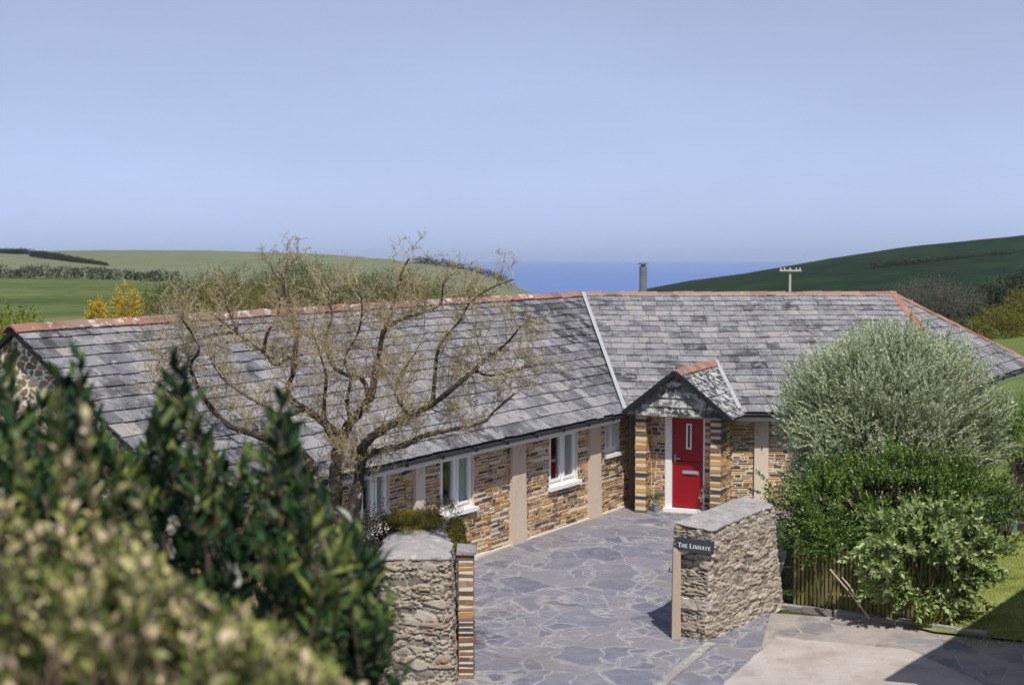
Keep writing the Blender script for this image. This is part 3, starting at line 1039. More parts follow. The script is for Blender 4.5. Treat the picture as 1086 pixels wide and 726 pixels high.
# gutters and fascias
def gutter(p, q, out):
    p, q, out = Vector(p), Vector(q), Vector(out)
    g = MB()
    prof = []
    d = q - p
    for k in range(9):
        a = math.pi * k / 8
        prof.append((math.cos(a) * .055, -math.sin(a) * .055))
    vs = []
    for e in (p, q):
        for c_, z in prof:
            vs.append(e + out * (c_ + .06) + Vector((0, 0, z)))
        for c_, z in prof[::-1]:
            vs.append(e + out * (c_ * .9 + .06) + Vector((0, 0, z * .85 + .003)))
    m = len(prof) * 2
    g.add(vs, [(k, (k + 1) % m, m + (k + 1) % m, m + k) for k in range(m)] + [tuple(range(m)), tuple(m + k for k in range(m))], .4)
    k = max(1, int(d.length / 1.0))
    dn = d.normalized()
    for i in range(k):
        g.box(p + dn * ((i + .5) * d.length / k), dn, out, (0, 0, 1), (-.012, .012), (-.01, .122), (-.06, .006), .45)
    g.build('gutter', m_black, HOUSE)
    f = MB()
    f.box(p, dn, out, (0, 0, 1), (0, d.length), (-.03, 0), (-.135, -.005), .6)
    f.box(p, dn, out, (0, 0, 1), (0, d.length), (-.30, -.03), (-.135, -.12), .5)
    f.build('fascia', m_white, HOUSE)


gutter(V0 - Vector((0, 0, .03)) + n * .0 + u * .12, EG - Vector((0, 0, .03)), n)
gutter(rp(4.52, DE) - Vector((0, 0, .04)), rp(7.4, DE) - Vector((0, 0, .04)), (0, -1, 0))
on = Vector((ed.y, -ed.x, 0))
gutter(HC - Vector((0, 0, .03)), FC - Vector((0, 0, .03)), on)

# left wing, courtyard wall: s runs from the inner corner towards the gable
WO = V0 - n * .30; WO.z = 0


def ws(px):
    """Position along the courtyard wall that the photograph shows at column px."""
    k = (px - 543) / F
    return (k * WO.y - WO.x) / (u.x - k * u.y)


def wz(px, py):
    return at(px, py, (WO + u * ws(px)).y).z


S_END = (EG - V0).length
ZTOP = HE - .165
wins = []
for a, b, sill in ((657, 642, 478), (613, 582.5, 508), (502, 466, 536), (412, 380, 560)):
    s0, s1 = ws(a), ws(b)
    wins.append((s0, s1, max(.75, wz(a, sill)), ZTOP))
mb = MB()
wall_slab(mb, WO, u, n, -1.2, S_END, -.1, ZTOP + .02, wins, .35, .5, 1)
stone_facing(mb, WO, u, n, -.9, 9.2, .02, ZTOP - .005, wins, 21)
stone_facing(mb, WO, u, n, 9.2, S_END, .02, ZTOP - .005, [], 22, .06, .12, .15, .4)
# mortar fillet at the foot
mb.box(WO, u, n, (0, 0, 1), (-.9, S_END), (-.01, .05), (0, .225), .6, 1, .0)
wallL = mb.build('wall', [m_stone, m_mortar], HOUSE)
# rear and gable walls of the left wing
mb = MB()
bo = WO - n * (2 * RUN - .44)
mb.box(bo, u, n, (0, 0, 1), (-2.5, S_END - .05), (0, .35), (-.5, 2.0), .5, 1)
mb.build('wall', [m_stone, m_mortar], HOUSE)
# gable of rubble bedded in pale mortar
GO = RG + u * -.10
res = .022
cols_ = int(2 * (RUN - .2) / res)
rows_ = 60
gw = np.linspace(-(RUN - .2), RUN - .2, 260)
P = np.zeros((150, 260, 3)); T = np.zeros((150, 260)); Mo = np.zeros((150, 260))
for i in range(150):
    topz = RG.z - .04 - np.abs(gw) * (RG.z - 2.2) / RUN
    z = -.1 + (topz + .1) * i / 149
    uu, vv = gw / .17 + .7 * fbm(gw * 3, z * 3, 4), z / .09 + .7 * fbm(gw * 3 + 9, z * 3, 5)
    f1, f2, idv = worley(uu, vv, 31)
    e = np.clip((f2 - f1) / .3, 0, 1)
    T[i] = idv; Mo[i] = 1 - np.clip((f2 - f1) / .36, 0, 1)
    h = .012 * np.sqrt(e)
    P[i, :, 0] = GO.x + n.x * gw + u.x * h
    P[i, :, 1] = GO.y + n.y * gw + u.y * h
    P[i, :, 2] = z
grid_mesh('gable_wall', P, T, Mo, [m_gab], parent=HOUSE)
mb = MB()
for e_ in (EG, BG):
    t_ = (RG - e_)
    mb.box(e_ + u * .09 - Vector((0, 0, .06)), t_.normalized(), u, u.cross(t_.normalized()) * (1 if e_ is EG else -1), (0, t_.length), (-.02, .005), (-.02, .035), .3)
mb.build('verge', m_black, HOUSE)

# rendered pilasters
for a, b in ((623.5, 635), (540, 555), (436, 447)):
    s1, s0 = ws(a), ws(b)
    mb = MB()
    z0, z1 = .0, ZTOP - .01
    vs = []
    for z, g in ((z0, .03), (.5, .012), (1.2, -.004), (z1, -.012)):
        for s_, o_ in ((s0 - g, -.02), (s0 - g, .075), (s1 + g, .075), (s1 + g, -.02)):
            p = WO + u * s_ + n * (o_ + (g * .5 if o_ > 0 else 0) + R.uniform(-.006, .006)); p.z = z
            vs.append(p)
    fs = []
    for i in range(3):
        for k in range(4):
            fs.append((i * 4 + k, i * 4 + (k + 1) % 4, (i + 1) * 4 + (k + 1) % 4, (i + 1) * 4 + k))
    fs += [(0, 1, 2, 3), (12, 13, 14, 15)]
    mb.add(vs, fs, R.random())
    mb.build('pilaster', m_render, HOUSE)

# windows
for wi, (s0, s1, zb, zt) in enumerate(wins):
    w = MB()
    inn = -.045
    fw = .075
    zt2 = zt - .004
    def fbox(mbx, a, b, z0, z1, y0=inn - .06, y1=inn, tone=.5):
        mbx.box(WO, u, n, (0, 0, 1), (a, b), (y0, y1), (z0, z1), tone)
    g = .004
    fbox(w, s0 + g, s0 + fw, zb, zt2); fbox(w, s1 - fw, s1 - g, zb, zt2)
    fbox(w, s0 + fw, s1 - fw, zb, zb + fw); fbox(w, s0 + fw, s1 - fw, zt2 - fw, zt2)
    mid = [(s0 + s1) / 2] if s1 - s0 > .5 else []
    for m_ in mid:
        fbox(w, m_ - .045, m_ + .045, zb + fw, zt2 - fw)
    lights = [(s0 + fw, (mid[0] - .045) if mid else s1 - fw)] + ([(mid[0] + .045, s1 - fw)] if mid else [])
    for a, b in lights:                                  # casements stand proud of the frame
        for q in ((a, a + .045, zb + fw, zt2 - fw), (b - .045, b, zb + fw, zt2 - fw)):
            fbox(w, *q, inn - .05, inn + .018)
        fbox(w, a + .045, b - .045, zb + fw, zb + fw + .045, inn - .05, inn + .018)
        fbox(w, a + .045, b - .045, zt2 - fw - .045, zt2 - fw, inn - .05, inn + .018)
    win = w.build('window', m_white, HOUSE)
    for a, b in lights:
        p = MB(); fbox(p, a + .045, b - .045, zb + fw + .045, zt2 - fw - .045, inn - .03, inn - .024); p.build('pane', m_glass, win)
    s_ = MB()
    s_.box(WO, u, n, (0, 0, 1), (s0 - .05, s1 + .05), (inn - .02, .075), (zb - .075, zb - .002), .6)
    s_.build('sill', m_white, win)
    c = MB()
    ca = s0 - .10
    span = (s1 - s0) * (.36 if mid else .5) + .06
    k = 26
    vs = []
    for i in range(k + 1):
        a = ca + span * i / k
        off = -.115 + .012 * math.sin(i * 1.9)
        for z in (zb + .02, zt2 - .02):
            p = WO + u * a + n * off; p.z = z
            vs.append(p)
    c.add(vs, [(2 * i, 2 * i + 2, 2 * i + 3, 2 * i + 1) for i in range(k)], .6)
    c.build('curtain', m_curtain, win)
# floor and inner walls that can be seen through the panes
mb = MB()
mb.box(WO, u, n, (0, 0, 1), (-1.0, S_END), (-2.6, -2.5), (.15, ZTOP + .3), .5)
mb.box(WO, u, n, (0, 0, 1), (-1.0, S_END), (-2.5, -.36), (.12, .18), .3)
mb.box(WO, u, n, (0, 0, 1), (-.35, -.25), (-2.5, -.36), (.15, ZTOP + .3), .5)
mb.build('interior', m_dark_room, HOUSE)

# right wing walls
RW = DE + .40
mb = MB()
mb.wbox(4.35, 7.2, RW, RW + .35, -.1, HE - .2, .5, 1)
stone_facing(mb, (4.3, RW, 0), (1, 0, 0), (0, -1, 0), 0, 2.9, .15, HE - .2, [], 33)
mb.wbox(7.2, 7.5, RW, HCy + .5, -.1, HE - .1, .5, 1)
mb.wbox(7.5, 9.1, HCy + .25, HCy + .55, -.1, HC.z - .06, .5, 1)
stone_facing(mb, (7.2, HCy + .25, 0), (1, 0, 0), (0, -1, 0), .32, 1.9, .15, HC.z - .1, [], 34)
mb.wbox(8.85, 9.15, HCy + .55, BK - .3, -.1, HE - .05, .5, 1)
mb.wbox(-1.5, 9.15, BK - .6, BK - .3, -.5, HE - .05, .5, 1)
mb.build('wall', [m_stone, m_mortar], HOUSE)
mb = MB()
xa, xb = (801 - 543) / F * RW, (816 - 543) / F * RW
mb.wbox(xa, xb, RW - .07, RW + .02, 0, HE - .22, .6, 0, .008)
mb.build('pilaster', m_render, HOUSE)

# flue behind the ridge
mb = MB()
fp = at(682, 300, 35.6)
fc = (fp.x, 35.6, 3.7)
mb.lathe(fc, [(.095, 0), (.095, 1.30), (.10, 1.30), (.10, 1.33), (.095, 1.33), (.095, 1.44)], 18)
fl = mb.build('flue', m_flue, HOUSE, smooth=False)
mb = MB()
mb.lathe((fc[0], fc[1], 3.7), [(.06, 1.44), (.06, 1.49), (.125, 1.49), (.125, 1.52), (.04, 1.55)], 18)
mb.build('cowl', m_flue, fl)

# ------------------------------------------------------------------ porch (part of the house)
def pa_(px, b):
    k = (px - 543) / F
    return (k * (Q.y + PA.y * b) - Q.x - PA.x * b) / (PC.x - k * PC.y)


b1, b2 = .15, .50
aL0, aL1 = pa_(674, b1), pa_(686, b1)
aR0, aR1 = pa_(754, b1), pa_(766, b1)
Z0, ZP = zc(3, 29) - .02, PZ - .03
zax = (0, 0, 1)
mb = MB()
quoin_pillar(mb, Q, PC, PA, (aL0, aL1), (b1, b1 + .46), Z0, ZP, 41)
quoin_pillar(mb, Q, PC, PA, (aR0, aR1), (b1, b1 + .46), Z0, ZP, 42)
# inner faces and outer side wall
mb.box(Q, PC, PA, zax, (aL0 - .02, aL1 - .012), (b1 + .47, b2 + .35), (Z0, ZP), .5, 1)
stone_facing(mb, pq(aL1 - .012, b1 + .02), PA, PC, .0, .46, Z0, ZP, [], 43, proud=.012)
mb.box(Q, PC, PA, zax, (aR0 + .012, aR1 - .014), (b1 + .47, b2 + .35), (Z0, ZP), .5, 1)
stone_facing(mb, pq(aR1 - .014, b1 + .02), PA, PC, .0, .85, Z0, ZP, [], 44)
# recessed wall either side of the door
dF0, dD0, dD1 = pa_(707, b2), pa_(714, b2), pa_(747, b2)
mb.box(Q, PC, PA, zax, (aL1 - .02, dF0 - .005), (b2, b2 + .3), (Z0, ZP), .5, 1)
stone_facing(mb, pq(aL1, b2), PC, -PA, 0, dF0 - aL1 - .01, Z0, ZP, [], 45, .05, .1, .1, .22)
mb.box(Q, PC, PA, zax, (dD1 + .03, aR0 + .02), (b2, b2 + .3), (Z0, ZP), .5, 1)
quoin_pillar(mb, Q, PC, PA, (dD1 + .04, aR0 + .02), (b2 - .02, b2 + .1), Z0, ZP, 46)
mb.box(Q, PC, PA, zax, (aL0 + .05, aR1 - .05), (b1 + .02, b2 + .3), (ZP - .04, ZP + .0), .3, 1)
porch = mb.build('porch', [m_stone, m_mortar], HOUSE)
# door
zs = Z0 + .11
DT = zs + 2.0
mb = MB()
def dbox(mbx, a, b, y0, y1, z0, z1, tone=.5):
    mbx.box(Q, PC, PA, zax, (a, b), (y0, y1), (z0, z1), tone)
zm = zs + .96
wa0, wa1 = dD0 + (dD1 - dD0) * .46, dD0 + (dD1 - dD0) * .60
wz0, wz1 = zs + 1.22, zs + 1.72
yd = b2 + .03
dbox(mb, dD0, dD1, yd, yd + .05, zs + .02, zm - .006)
dbox(mb, dD0, wa0, yd, yd + .05, zm + .006, DT); dbox(mb, wa1, dD1, yd, yd + .05, zm + .006, DT)
dbox(mb, wa0, wa1, yd, yd + .05, zm + .006, wz0); dbox(mb, wa0, wa1, yd, yd + .05, wz1, DT)
dbox(mb, dD0 + .004, dD1 - .004, yd - .012, yd, zm - .03, zm - .008)
door = mb.build('door', m_red, HOUSE)
mb = MB(); dbox(mb, wa0 + .022, wa1 - .022, yd + .02, yd + .026, wz0 + .022, wz1 - .022); mb.build('pane', m_glass, door)
mb = MB()
dbox(mb, wa0 - .012, wa0 + .022, yd - .012, yd + .03, wz0 - .012, wz1 + .012); dbox(mb, wa1 - .022, wa1 + .012, yd - .012, yd + .03, wz0 - .012, wz1 + .012)
dbox(mb, wa0 + .022, wa1 - .022, yd - .012, yd + .03, wz0 - .012, wz0 + .022); dbox(mb, wa0 + .022, wa1 - .022, yd - .012, yd + .03, wz1 - .022, wz1 + .012)
mb.build('pane_frame', m_white, door)
mb = MB()
lc = (dD0 + dD1) / 2 + .06
dbox(mb, lc - .17, lc + .17, yd - .014, yd, zs + .70, zs + .775, .3); dbox(mb, lc - .14, lc + .14, yd - .028, yd - .014, zs + .715, zs + .755, .8)
mb.build('letterbox', m_steel, door)
mb = MB()
hx = dD0 + .055
dbox(mb, hx - .022, hx + .022, yd - .01, yd, zm - .05, zm + .14, .6)
mb.tube([pq(hx, yd - .01, zm + .06), pq(hx, yd - .055, zm + .06), pq(hx + .12, yd - .06, zm + .055)], .011, 8, .7)
mb.build('handle', m_steel, door)
mb = MB()
dbox(mb, dF0, dD0 - .004, b2 - .02, b2 + .09, zs, DT + .05)
dbox(mb, dD1 + .004, dD1 + .038, b2 - .01, b2 + .09, zs, DT + .05)
dbox(mb, dD0 - .004, dD1 + .004, b2 - .01, b2 + .09, DT + .006, DT + .05)
fr = mb.build('door_frame', m_white, HOUSE)
mb = MB(); dbox(mb, dF0 - .02, dD1 + .05, b2 - .10, b2 + .09, zs - .07, zs - .002)
mb.build('threshold', m_white, fr)
mb = MB(); dbox(mb, aL1 + .0, aR0 - .0, b2 - .25, b2 + .1, Z0 - .05, zs - .07, .5); mb.build('step', m_cap, HOUSE)
# gable hung with slates
mb = MB()
mb.add([pq(.02, .06, PZ), pq(PW - .02, .06, PZ), pq(PW / 2, .06, PH - .02), pq(.02, .14, PZ), pq(PW - .02, .14, PZ), pq(PW / 2, .14, PH - .02)],
       [(0, 1, 2), (3, 5, 4), (0, 3, 4, 1), (1, 4, 5, 2), (2, 5, 3, 0)], .2)
rr = random.Random(5)
zz = PZ - .03
while zz < PH - .12:
    hh = .21
    xa = -.05
    while xa < PW + .05:
        w = rr.uniform(.22, .46)
        q = clip_poly([(xa + .004, zz), (xa + w - .004, zz + rr.gauss(0, .004)), (xa + w - .004, zz + hh), (xa + .004, zz + hh)],
                      [(-.02, PZ - .04), (PW + .02, PZ - .04), (PW / 2, PH - .02)])
        if len(q) >= 3:
            k = len(q)
            top = [pq(a, .012 + .03 * (z - zz) / hh, z) for a, z in q]
            bot = [pq(a, .05, z) for a, z in q]
            mb.add(top + bot, [tuple(range(k))] + [(i, (i + 1) % k, k + (i + 1) % k, k + i) for i in range(k)], rr.random())
        xa += w
    zz += .185
mb.build('porch_gable', m_porch_slate, HOUSE)
# porch roof
mb = MB()
eL0, eL1 = pq(-.06, -.10, PZ - .04), pq(-.06, tr + .2, PZ - .04)
eR0, eR1 = pq(PW + .06, -.10, PZ - .04), pq(PW + .06, tr + .2, PZ - .04)
a0, a1 = pq(PW / 2, -.10, PH + .03), pq(PW / 2, tr + .2, PH + .03)
slates(mb, eR0, eR1, a0, a1, [[(0, 0), (.36, 0), (.93, 1), (0, 1)]], .22, .18, .2, .45, .02, 15)
slates(mb, eL1, eL0, a1, a0, [[(.45, 0), (1, 0), (1, 1), (.07, 1)]], .22, .18, .2, .45, .02, 16)
proof = mb.build('porch_roof', [m_porch_slate, m_deck], HOUSE)
mb = MB(); ridge_tiles(mb, a0 + PA * -.02, pq(PW / 2, tr + .05, PH + .03), 17, .15, .10, .36, .03); mb.build('ridge', m_terra, proof)
mb = MB()
for e_ in (eL0, eR0):
    t_ = a0 - e_
    mb.box(e_ - PA * .012 - Vector((0, 0, .02)), t_.normalized(), PA, PA.cross(t_.normalized()), (-.02, t_.length), (-.02, .05), (-.045, .045), .4)
mb.build('bargeboard', m_black, proof)

# ------------------------------------------------------------------ rubble walls
def rubble_wall(name, base, top, scales, mats, cap=.10, res=.017, seed=3, disp=.035, parent=None, overhang=.03, medial=None, rounding=5):
    """A battered wall through a ring of base and top corners: displaced stones, and a cement coping."""
    nb = len(base)
    ring_b, ring_t, su, sv, ei = [], [], [], [], []
    for k in range(nb):
        b0, b1_ = Vector(base[k]), Vector(base[(k + 1) % nb])
        t0, t1_ = Vector(top[k]), Vector(top[(k + 1) % nb])
        m = max(3, int((b1_ - b0).length / res))
        for i in range(m):
            ring_b.append(b0.lerp(b1_, i / m)); ring_t.append(t0.lerp(t1_, i / m)); ei.append(k)
            su.append(scales[k][0]); sv.append(scales[k][1])
    Bm = np.array([tuple(p) for p in ring_b]); Tm = np.array([tuple(p) for p in ring_t])
    su, sv, ei = np.array(su), np.array(sv), np.array(ei)
    c = len(Bm)
    # round the corners a little
    for A in (Bm, Tm):
        for _ in range(rounding):
            A[:, :2] = .5 * A[:, :2] + .25 * np.roll(A[:, :2], 1, 0) + .25 * np.roll(A[:, :2], -1, 0)
    tang = np.roll(Bm, -1, 0) - np.roll(Bm, 1, 0)
    nor = np.stack([tang[:, 1], -tang[:, 0], np.zeros(c)], 1); nor /= np.linalg.norm(nor, axis=1, keepdims=True)
    ctr = Bm.mean(0)
    if ((Bm - ctr) * nor).sum() < 0:
        nor = -nor
    arc = np.concatenate([[0], np.cumsum(np.linalg.norm(np.diff(Bm[:, :2], axis=0), axis=1))])
    hgt = (Tm[:, 2] - Bm[:, 2]).max()
    rows = int(hgt / res)
    ncap = 16
    P = np.zeros((rows + 1 + ncap, c, 3)); T = np.zeros(P.shape[:2]); Mo = np.zeros(P.shape[:2]); MI = np.zeros(P.shape[:2])
    for i in range(rows + 1):
        v = i / rows
        p = Bm + (Tm - Bm) * v
        z = p[:, 2]
        uu = arc / su + 1.0 * fbm(arc * 3.2, z * 5, seed) + z * .35 / su; vv = z / sv + 1.2 * fbm(arc * 3.2 + 40, z * 4, seed + 3) + 3 * ei
        f1, f2, idv = worley(uu, vv, seed)
        g1, g2, id2 = worley(uu * 2.3, vv * 2.1, seed + 50)
        small = hash2(np.floor(idv * 997), np.floor(idv * 331), 5) > .48
        ff = np.where(small, np.minimum(f2 - f1, (g2 - g1) * .7), f2 - f1)
        idv = np.where(small, (idv * .5 + id2 * .5), idv)
        e = np.clip(ff / .16, 0, 1)
        h = disp * (np.sqrt(e) * (.55 + .9 * idv) - .3) + .03 * (fbm(arc * 9, z * 9, seed + 5) - .5)
        P[i] = p + nor * (h * min(1, (1 - v) / .05 + .15))[:, None]
        T[i] = idv; Mo[i] = 1 - np.clip(ff / .16, 0, 1)
        MI[i] = np.where(ei == 0, 2, 0)
    if medial is None:
        medial = [ctr[:2], ctr[:2]]
    med = [np.array(q, float) for q in medial]
    best = np.full(c, 1e9); near = np.zeros((c, 2))
    for a, b in zip(med, med[1:]):
        ab = b - a
        t = np.clip(((Tm[:, :2] - a) @ ab) / max(1e-9, ab @ ab), 0, 1)
        q = a + t[:, None] * ab
        dd = np.linalg.norm(Tm[:, :2] - q, axis=1)
        near = np.where((dd < best)[:, None], q, near); best = np.minimum(best, dd)
    cf = np.linalg.lstsq(np.c_[Tm[:, :2], np.ones(c)], Tm[:, 2], rcond=None)[0]
    zmed = np.c_[near, np.ones(c)] @ cf
    for k in range(ncap):
        f = k / (ncap - 1)
        xy = Tm[:, :2] + (near - Tm[:, :2]) * f
        o_ = overhang * (1 - f) if k > 0 else overhang * .7
        xy = xy + nor[:, :2] * (o_ + .09 * (1 - f) * (fbm(arc * 5, arc * 0 + k * .1, seed + 9) - .5))[:, None]
        z = Tm[:, 2] * (1 - f) + zmed * f + (0 if k == 0 else .022 + cap * math.sin(f * math.pi / 2)) + .07 * (fbm(xy[:, 0] * 5, xy[:, 1] * 5, seed + 11) - .5) * min(1, k / 4)
        P[rows + 1 + k, :, :2] = xy; P[rows + 1 + k, :, 2] = z
        T[rows + 1 + k] = fbm(xy[:, 0] * 5, xy[:, 1] * 5, seed); MI[rows + k:rows + 1 + k] = 1
    MI[rows:] = 1
    return grid_mesh(name, P, T, Mo, mats, MI, parent, True)


gw_base = [(2.30, 20.0, -.05), (2.70, 19.66, -.05), (4.14, 21.42, -.02), (3.72, 22.3, .0)]
gw_top = [(2.32, 20.06, 1.60), (2.80, 19.74, 1.55), (3.97, 21.44, 1.60), (3.66, 22.25, 1.60)]
gwall = rubble_wall('garden_wall', gw_base, gw_top, [(.30, .05), (.22, .065), (.22, .065), (.22, .065)], [m_rub, m_cap, m_layer], .015, .014, 3, .032,
                    medial=[(2.75, 20.25), (3.70, 21.75)])
tag(gwall, 'battered rubble stone wall with grey cement top carrying the dark name sign', 'wall')
# pale quartz block in the end of the wall
mb = MB()
p0 = at(723, 637, 19.98); p1 = at(757, 641, 19.72)
dx = (p1 - p0); dx.z = 0; L = dx.length; dx.normalize(); nx = Vector((dx.y, -dx.x, 0))
import bmesh
bm = bmesh.new()
bmesh.ops.create_icosphere(bm, subdivisions=3, radius=1)
vs = [p0 + dx * (L / 2) + dx * (max(-.8, min(.8, v.co.x * 1.7)) * L / 1.75 + R.uniform(-.01, .01)) + nx * (max(-.7, min(.7, v.co.y * 1.5)) * .07 + .04) + Vector((0, 0, max(-.72, min(.72, v.co.z * 1.8)) * .095 + R.uniform(-.008, .008))) for v in bm.verts]
mb.add(vs, [tuple(v.index for v in f.verts) for f in bm.faces], .8)
bm.free()
m_quartz = tone_mat('quartz_block', [(176, 166, 152), (206, 198, 186)], .85, .85, .6, 8, [(7, .50, .62, (140, 126, 110), .7)], 30, .5)
mb.build('quartz_block', m_quartz, gwall)

lw_base = [(-1.80, 17.45, -.1), (-.72, 17.35, -.1), (-.74, 19.7, 0), (-1.10, 20.3, 0), (-1.75, 20.1, 0)]
lw_top = [(-1.72, 17.52, 1.62), (-.79, 17.50, 1.62), (-.80, 19.5, 1.66), (-1.12, 20.1, 1.66), (-1.62, 19.9, 1.66)]
lwall = rubble_wall('garden_wall', lw_base, lw_top, [(.26, .085)] * 5, [m_rub_l, m_cap, m_rub_l], .10, .014, 8, .05,
                    medial=[(-1.25, 18.0), (-1.25, 19.5)], overhang=.035, rounding=60)
tag(lwall, 'thick lichened rubble wall end with mossy cement top beside the dark glossy shrub', 'wall')
# quoined gate pier against it
mb = MB()
quoin_pillar(mb, (-.70, 17.9, 0), (1, 0, 0), (0, 1, 0), (.01, .215), (0, .42), -.1, 1.60, 61, hh0=.025, hh1=.08, g0=.018, g1=.06, tones=(.02, .1, .2, .28, .57, .85, .44, .9))
mb.box((-.70, 17.9, 0), (1, 0, 0), (0, 1, 0), zax, (-.01, .235), (-.02, .44), (1.60, 1.66), .2, 2, .01)
for k in range(46):
    pass
pier = mb.build('gate_pier', [m_stone, m_mortar, m_cap])
tag(pier, 'narrow gate pier of banded brown slate slabs beside the lichened wall end', 'gate pier')

# gate post
mb = MB()
gp = at(716.8, 680, 19.86)
g0 = Vector((gp.x, gp.y, -.05))
vs = []
for z, w in ((0, .062), (.4, .060), (.9, .057), (1.31, .053), (1.34, .045)):
    for sx_, sy_ in ((-1, -1), (1, -1), (1, 1), (-1, 1)):
        vs.append(g0 + Vector((sx_ * w + R.uniform(-.003, .003), sy_ * w + R.uniform(-.003, .003), z)))
fs = [(i * 4 + k, i * 4 + (k + 1) % 4, i * 4 + 4 + (k + 1) % 4, i * 4 + 4 + k) for i in range(4) for k in range(4)] + [(0, 1, 2, 3), (16, 17, 18, 19)]
mb.add(vs, fs, .6)
mb2 = MB()
mb2.tube([g0 + Vector((-.06, 0, 1.0)), g0 + Vector((-.10, 0, 1.0)), g0 + Vector((-.10, 0, 1.06))], .009, 6, .3)
post = mb.build('gate_post', m_tim)
tag(post, 'pale weathered square gate post standing against the end of the signed wall', 'post')
mb2.build('hinge_pin', m_black, post)

# house name sign, letters cut with serifs
SA, SB = at(717.5, 575.5, 19.86), at(757.5, 580.5, 19.66)
sx = (SB - SA); SL = sx.length; sx.normalize()
sn = Vector((sx.y, -sx.x, 0)).normalized()
szv = sn.cross(sx).normalized()
if szv.z < 0: szv = -szv
SO = SA + sn * .03
mb = MB()
SH = .185
mb.box(SO, sx, sn, szv, (0, SL), (-.02, .012), (-SH / 2, SH / 2), .5, 0)
sign = mb.build('name_sign', m_signslate)
tag(sign, 'dark slate sign lettered THE LINHAYE fixed near the top of the rubble wall end', 'sign')
mb = MB()
LET = {  # strokes: (x0, y0, x1, y1, width) in a unit-high cell
    'T': (.74, [(.37, 0, .37, 1, .15), (.02, .96, .72, .96, .09), (.04, .82, .04, .96, .06), (.70, .82, .70, .96, .06), (.22, .03, .52, .03, .06)]),
    'H': (.86, [(.16, 0, .16, 1, .15), (.70, 0, .70, 1, .15), (.16, .52, .70, .52, .08), (.02, .03, .30, .03, .06), (.56, .03, .84, .03, .06), (.02, .97, .30, .97, .06), (.56, .97, .84, .97, .06)]),
    'E': (.70, [(.16, 0, .16, 1, .15), (.02, .96, .62, .96, .08), (.02, .04, .66, .04, .08), (.16, .52, .50, .52, .08), (.62, .80, .62, .97, .06), (.65, .03, .65, .22, .06), (.50, .42, .50, .62, .05)]),
    'L': (.70, [(.16, 0, .16, 1, .15), (.02, .97, .30, .97, .06), (.02, .04, .62, .04, .08), (.64, .03, .64, .24, .06)]),
    'I': (.36, [(.18, 0, .18, 1, .15), (.03, .03, .33, .03, .06), (.03, .97, .33, .97, .06)]),
    'N': (.86, [(.14, 0, .14, 1, .08), (.72, 0, .72, 1, .08), (.14, 1, .72, 0, .15), (.02, .03, .26, .03, .06), (.60, .97, .84, .97, .06), (.02, .97, .16, .97, .06)]),
    'A': (.84, [(.10, 0, .42, 1, .08), (.42, 1, .74, 0, .15), (.22, .34, .62, .34, .07), (.0, .03, .22, .03, .06), (.60, .03, .86, .03, .06)]),
    'Y': (.80, [(.40, 0, .40, .46, .15), (.10, 1, .40, .46, .14), (.70, 1, .40, .46, .08), (.26, .03, .54, .03, .06), (.0, .97, .22, .97, .06), (.58, .97, .80, .97, .06)]),
}
word = [('T', 1), ('H', .82), ('E', .82), (' ', 1), ('L', 1), ('I', .82), ('N', .82), ('H', .82), ('A', .82), ('Y', .82), ('E', .82)]
total = sum(.38 if c == ' ' else LET[c][0] * s + .10 for c, s in word)
hx_ = min(.092, (SL - .07) / total)
x = (SL - total * hx_) / 2
dep = 0
for c, s in word:
    if c == ' ':
        mb.build('lettering', m_white, sign); mb = MB()
        x += .38 * hx_; continue
    wd, strokes = LET[c]
    for (x0, y0, x1_, y1_, w) in strokes:
        a = Vector((x0, y0)) * s * hx_; b = Vector((x1_, y1_)) * s * hx_
        dv = (b - a); l_ = dv.length; dv.normalize(); pv = Vector((-dv.y, dv.x)); hw = w * s * hx_ / 2 * 1.12
        dep += .00001
        q = [a + pv * hw, a - pv * hw, b - pv * hw, b + pv * hw]
        base_ = SO + sx * x - szv * (.092 * .42)
        f_ = [base_ + sx * p.x + szv * p.y + sn * (.0145 + dep) for p in q]
        k_ = [base_ + sx * p.x + szv * p.y + sn * .0125 for p in q]
        mb.add(f_ + k_, [(0, 1, 2, 3), (0, 4, 5, 1), (1, 5, 6, 2), (2, 6, 7, 3), (3, 7, 4, 0)], .5)
    x += (wd * s + .10) * hx_
mb.build('lettering', m_white, sign)

# ------------------------------------------------------------------ picket fence
fence = thing('picket_fence', 'low picket fence of narrow green-stained slats half buried in climber', 'fence', (FA.x, FA.y, 0))
d = (FB - FA).normalized(); fn = Vector((d.y, -d.x, 0)); L = (FB - FA).length
mb = MB()
x = 0.02
while x < L:
    h = 1.0 + R.uniform(-.015, .015)
    w = .036
    z0 = .07
    o_ = FA + d * x + fn * R.uniform(-.003, .003)
    mb.add([o_ + d * a + fn * b + Vector((0, 0, z)) for z in (z0, h) for a, b in ((0, 0), (w, 0), (w, .02), (0, .02))] + [o_ + d * (w / 2) + fn * .01 + Vector((0, 0, h + .03))],
           [(0, 1, 5, 4), (1, 2, 6, 5), (2, 3, 7, 6), (3, 0, 4, 7), (4, 5, 8), (5, 6, 8), (6, 7, 8), (7, 4, 8)], R.random())
    x += R.uniform(.058, .066)
mb.build('slat_panel', m_pick, fence)
mb = MB()
for z in (.22, .80):
    mb.box(FA, d, fn, zax, (-.02, L), (-.045, -.004), (z, z + .07), .3)
mb.build('rail', m_pick, fence)
for k in range(3):
    mb = MB(); mb.box(FA + d * (.05 + (L - .1) * k / 2), d, fn, zax, (-.04, .04), (-.13, -.05), (-.1, 1.05), .3, 0, .003); mb.build('post', m_pick, fence)

# ------------------------------------------------------------------ plants
def unit(a):
    return a / (np.linalg.norm(a, axis=1, keepdims=True) + 1e-9)


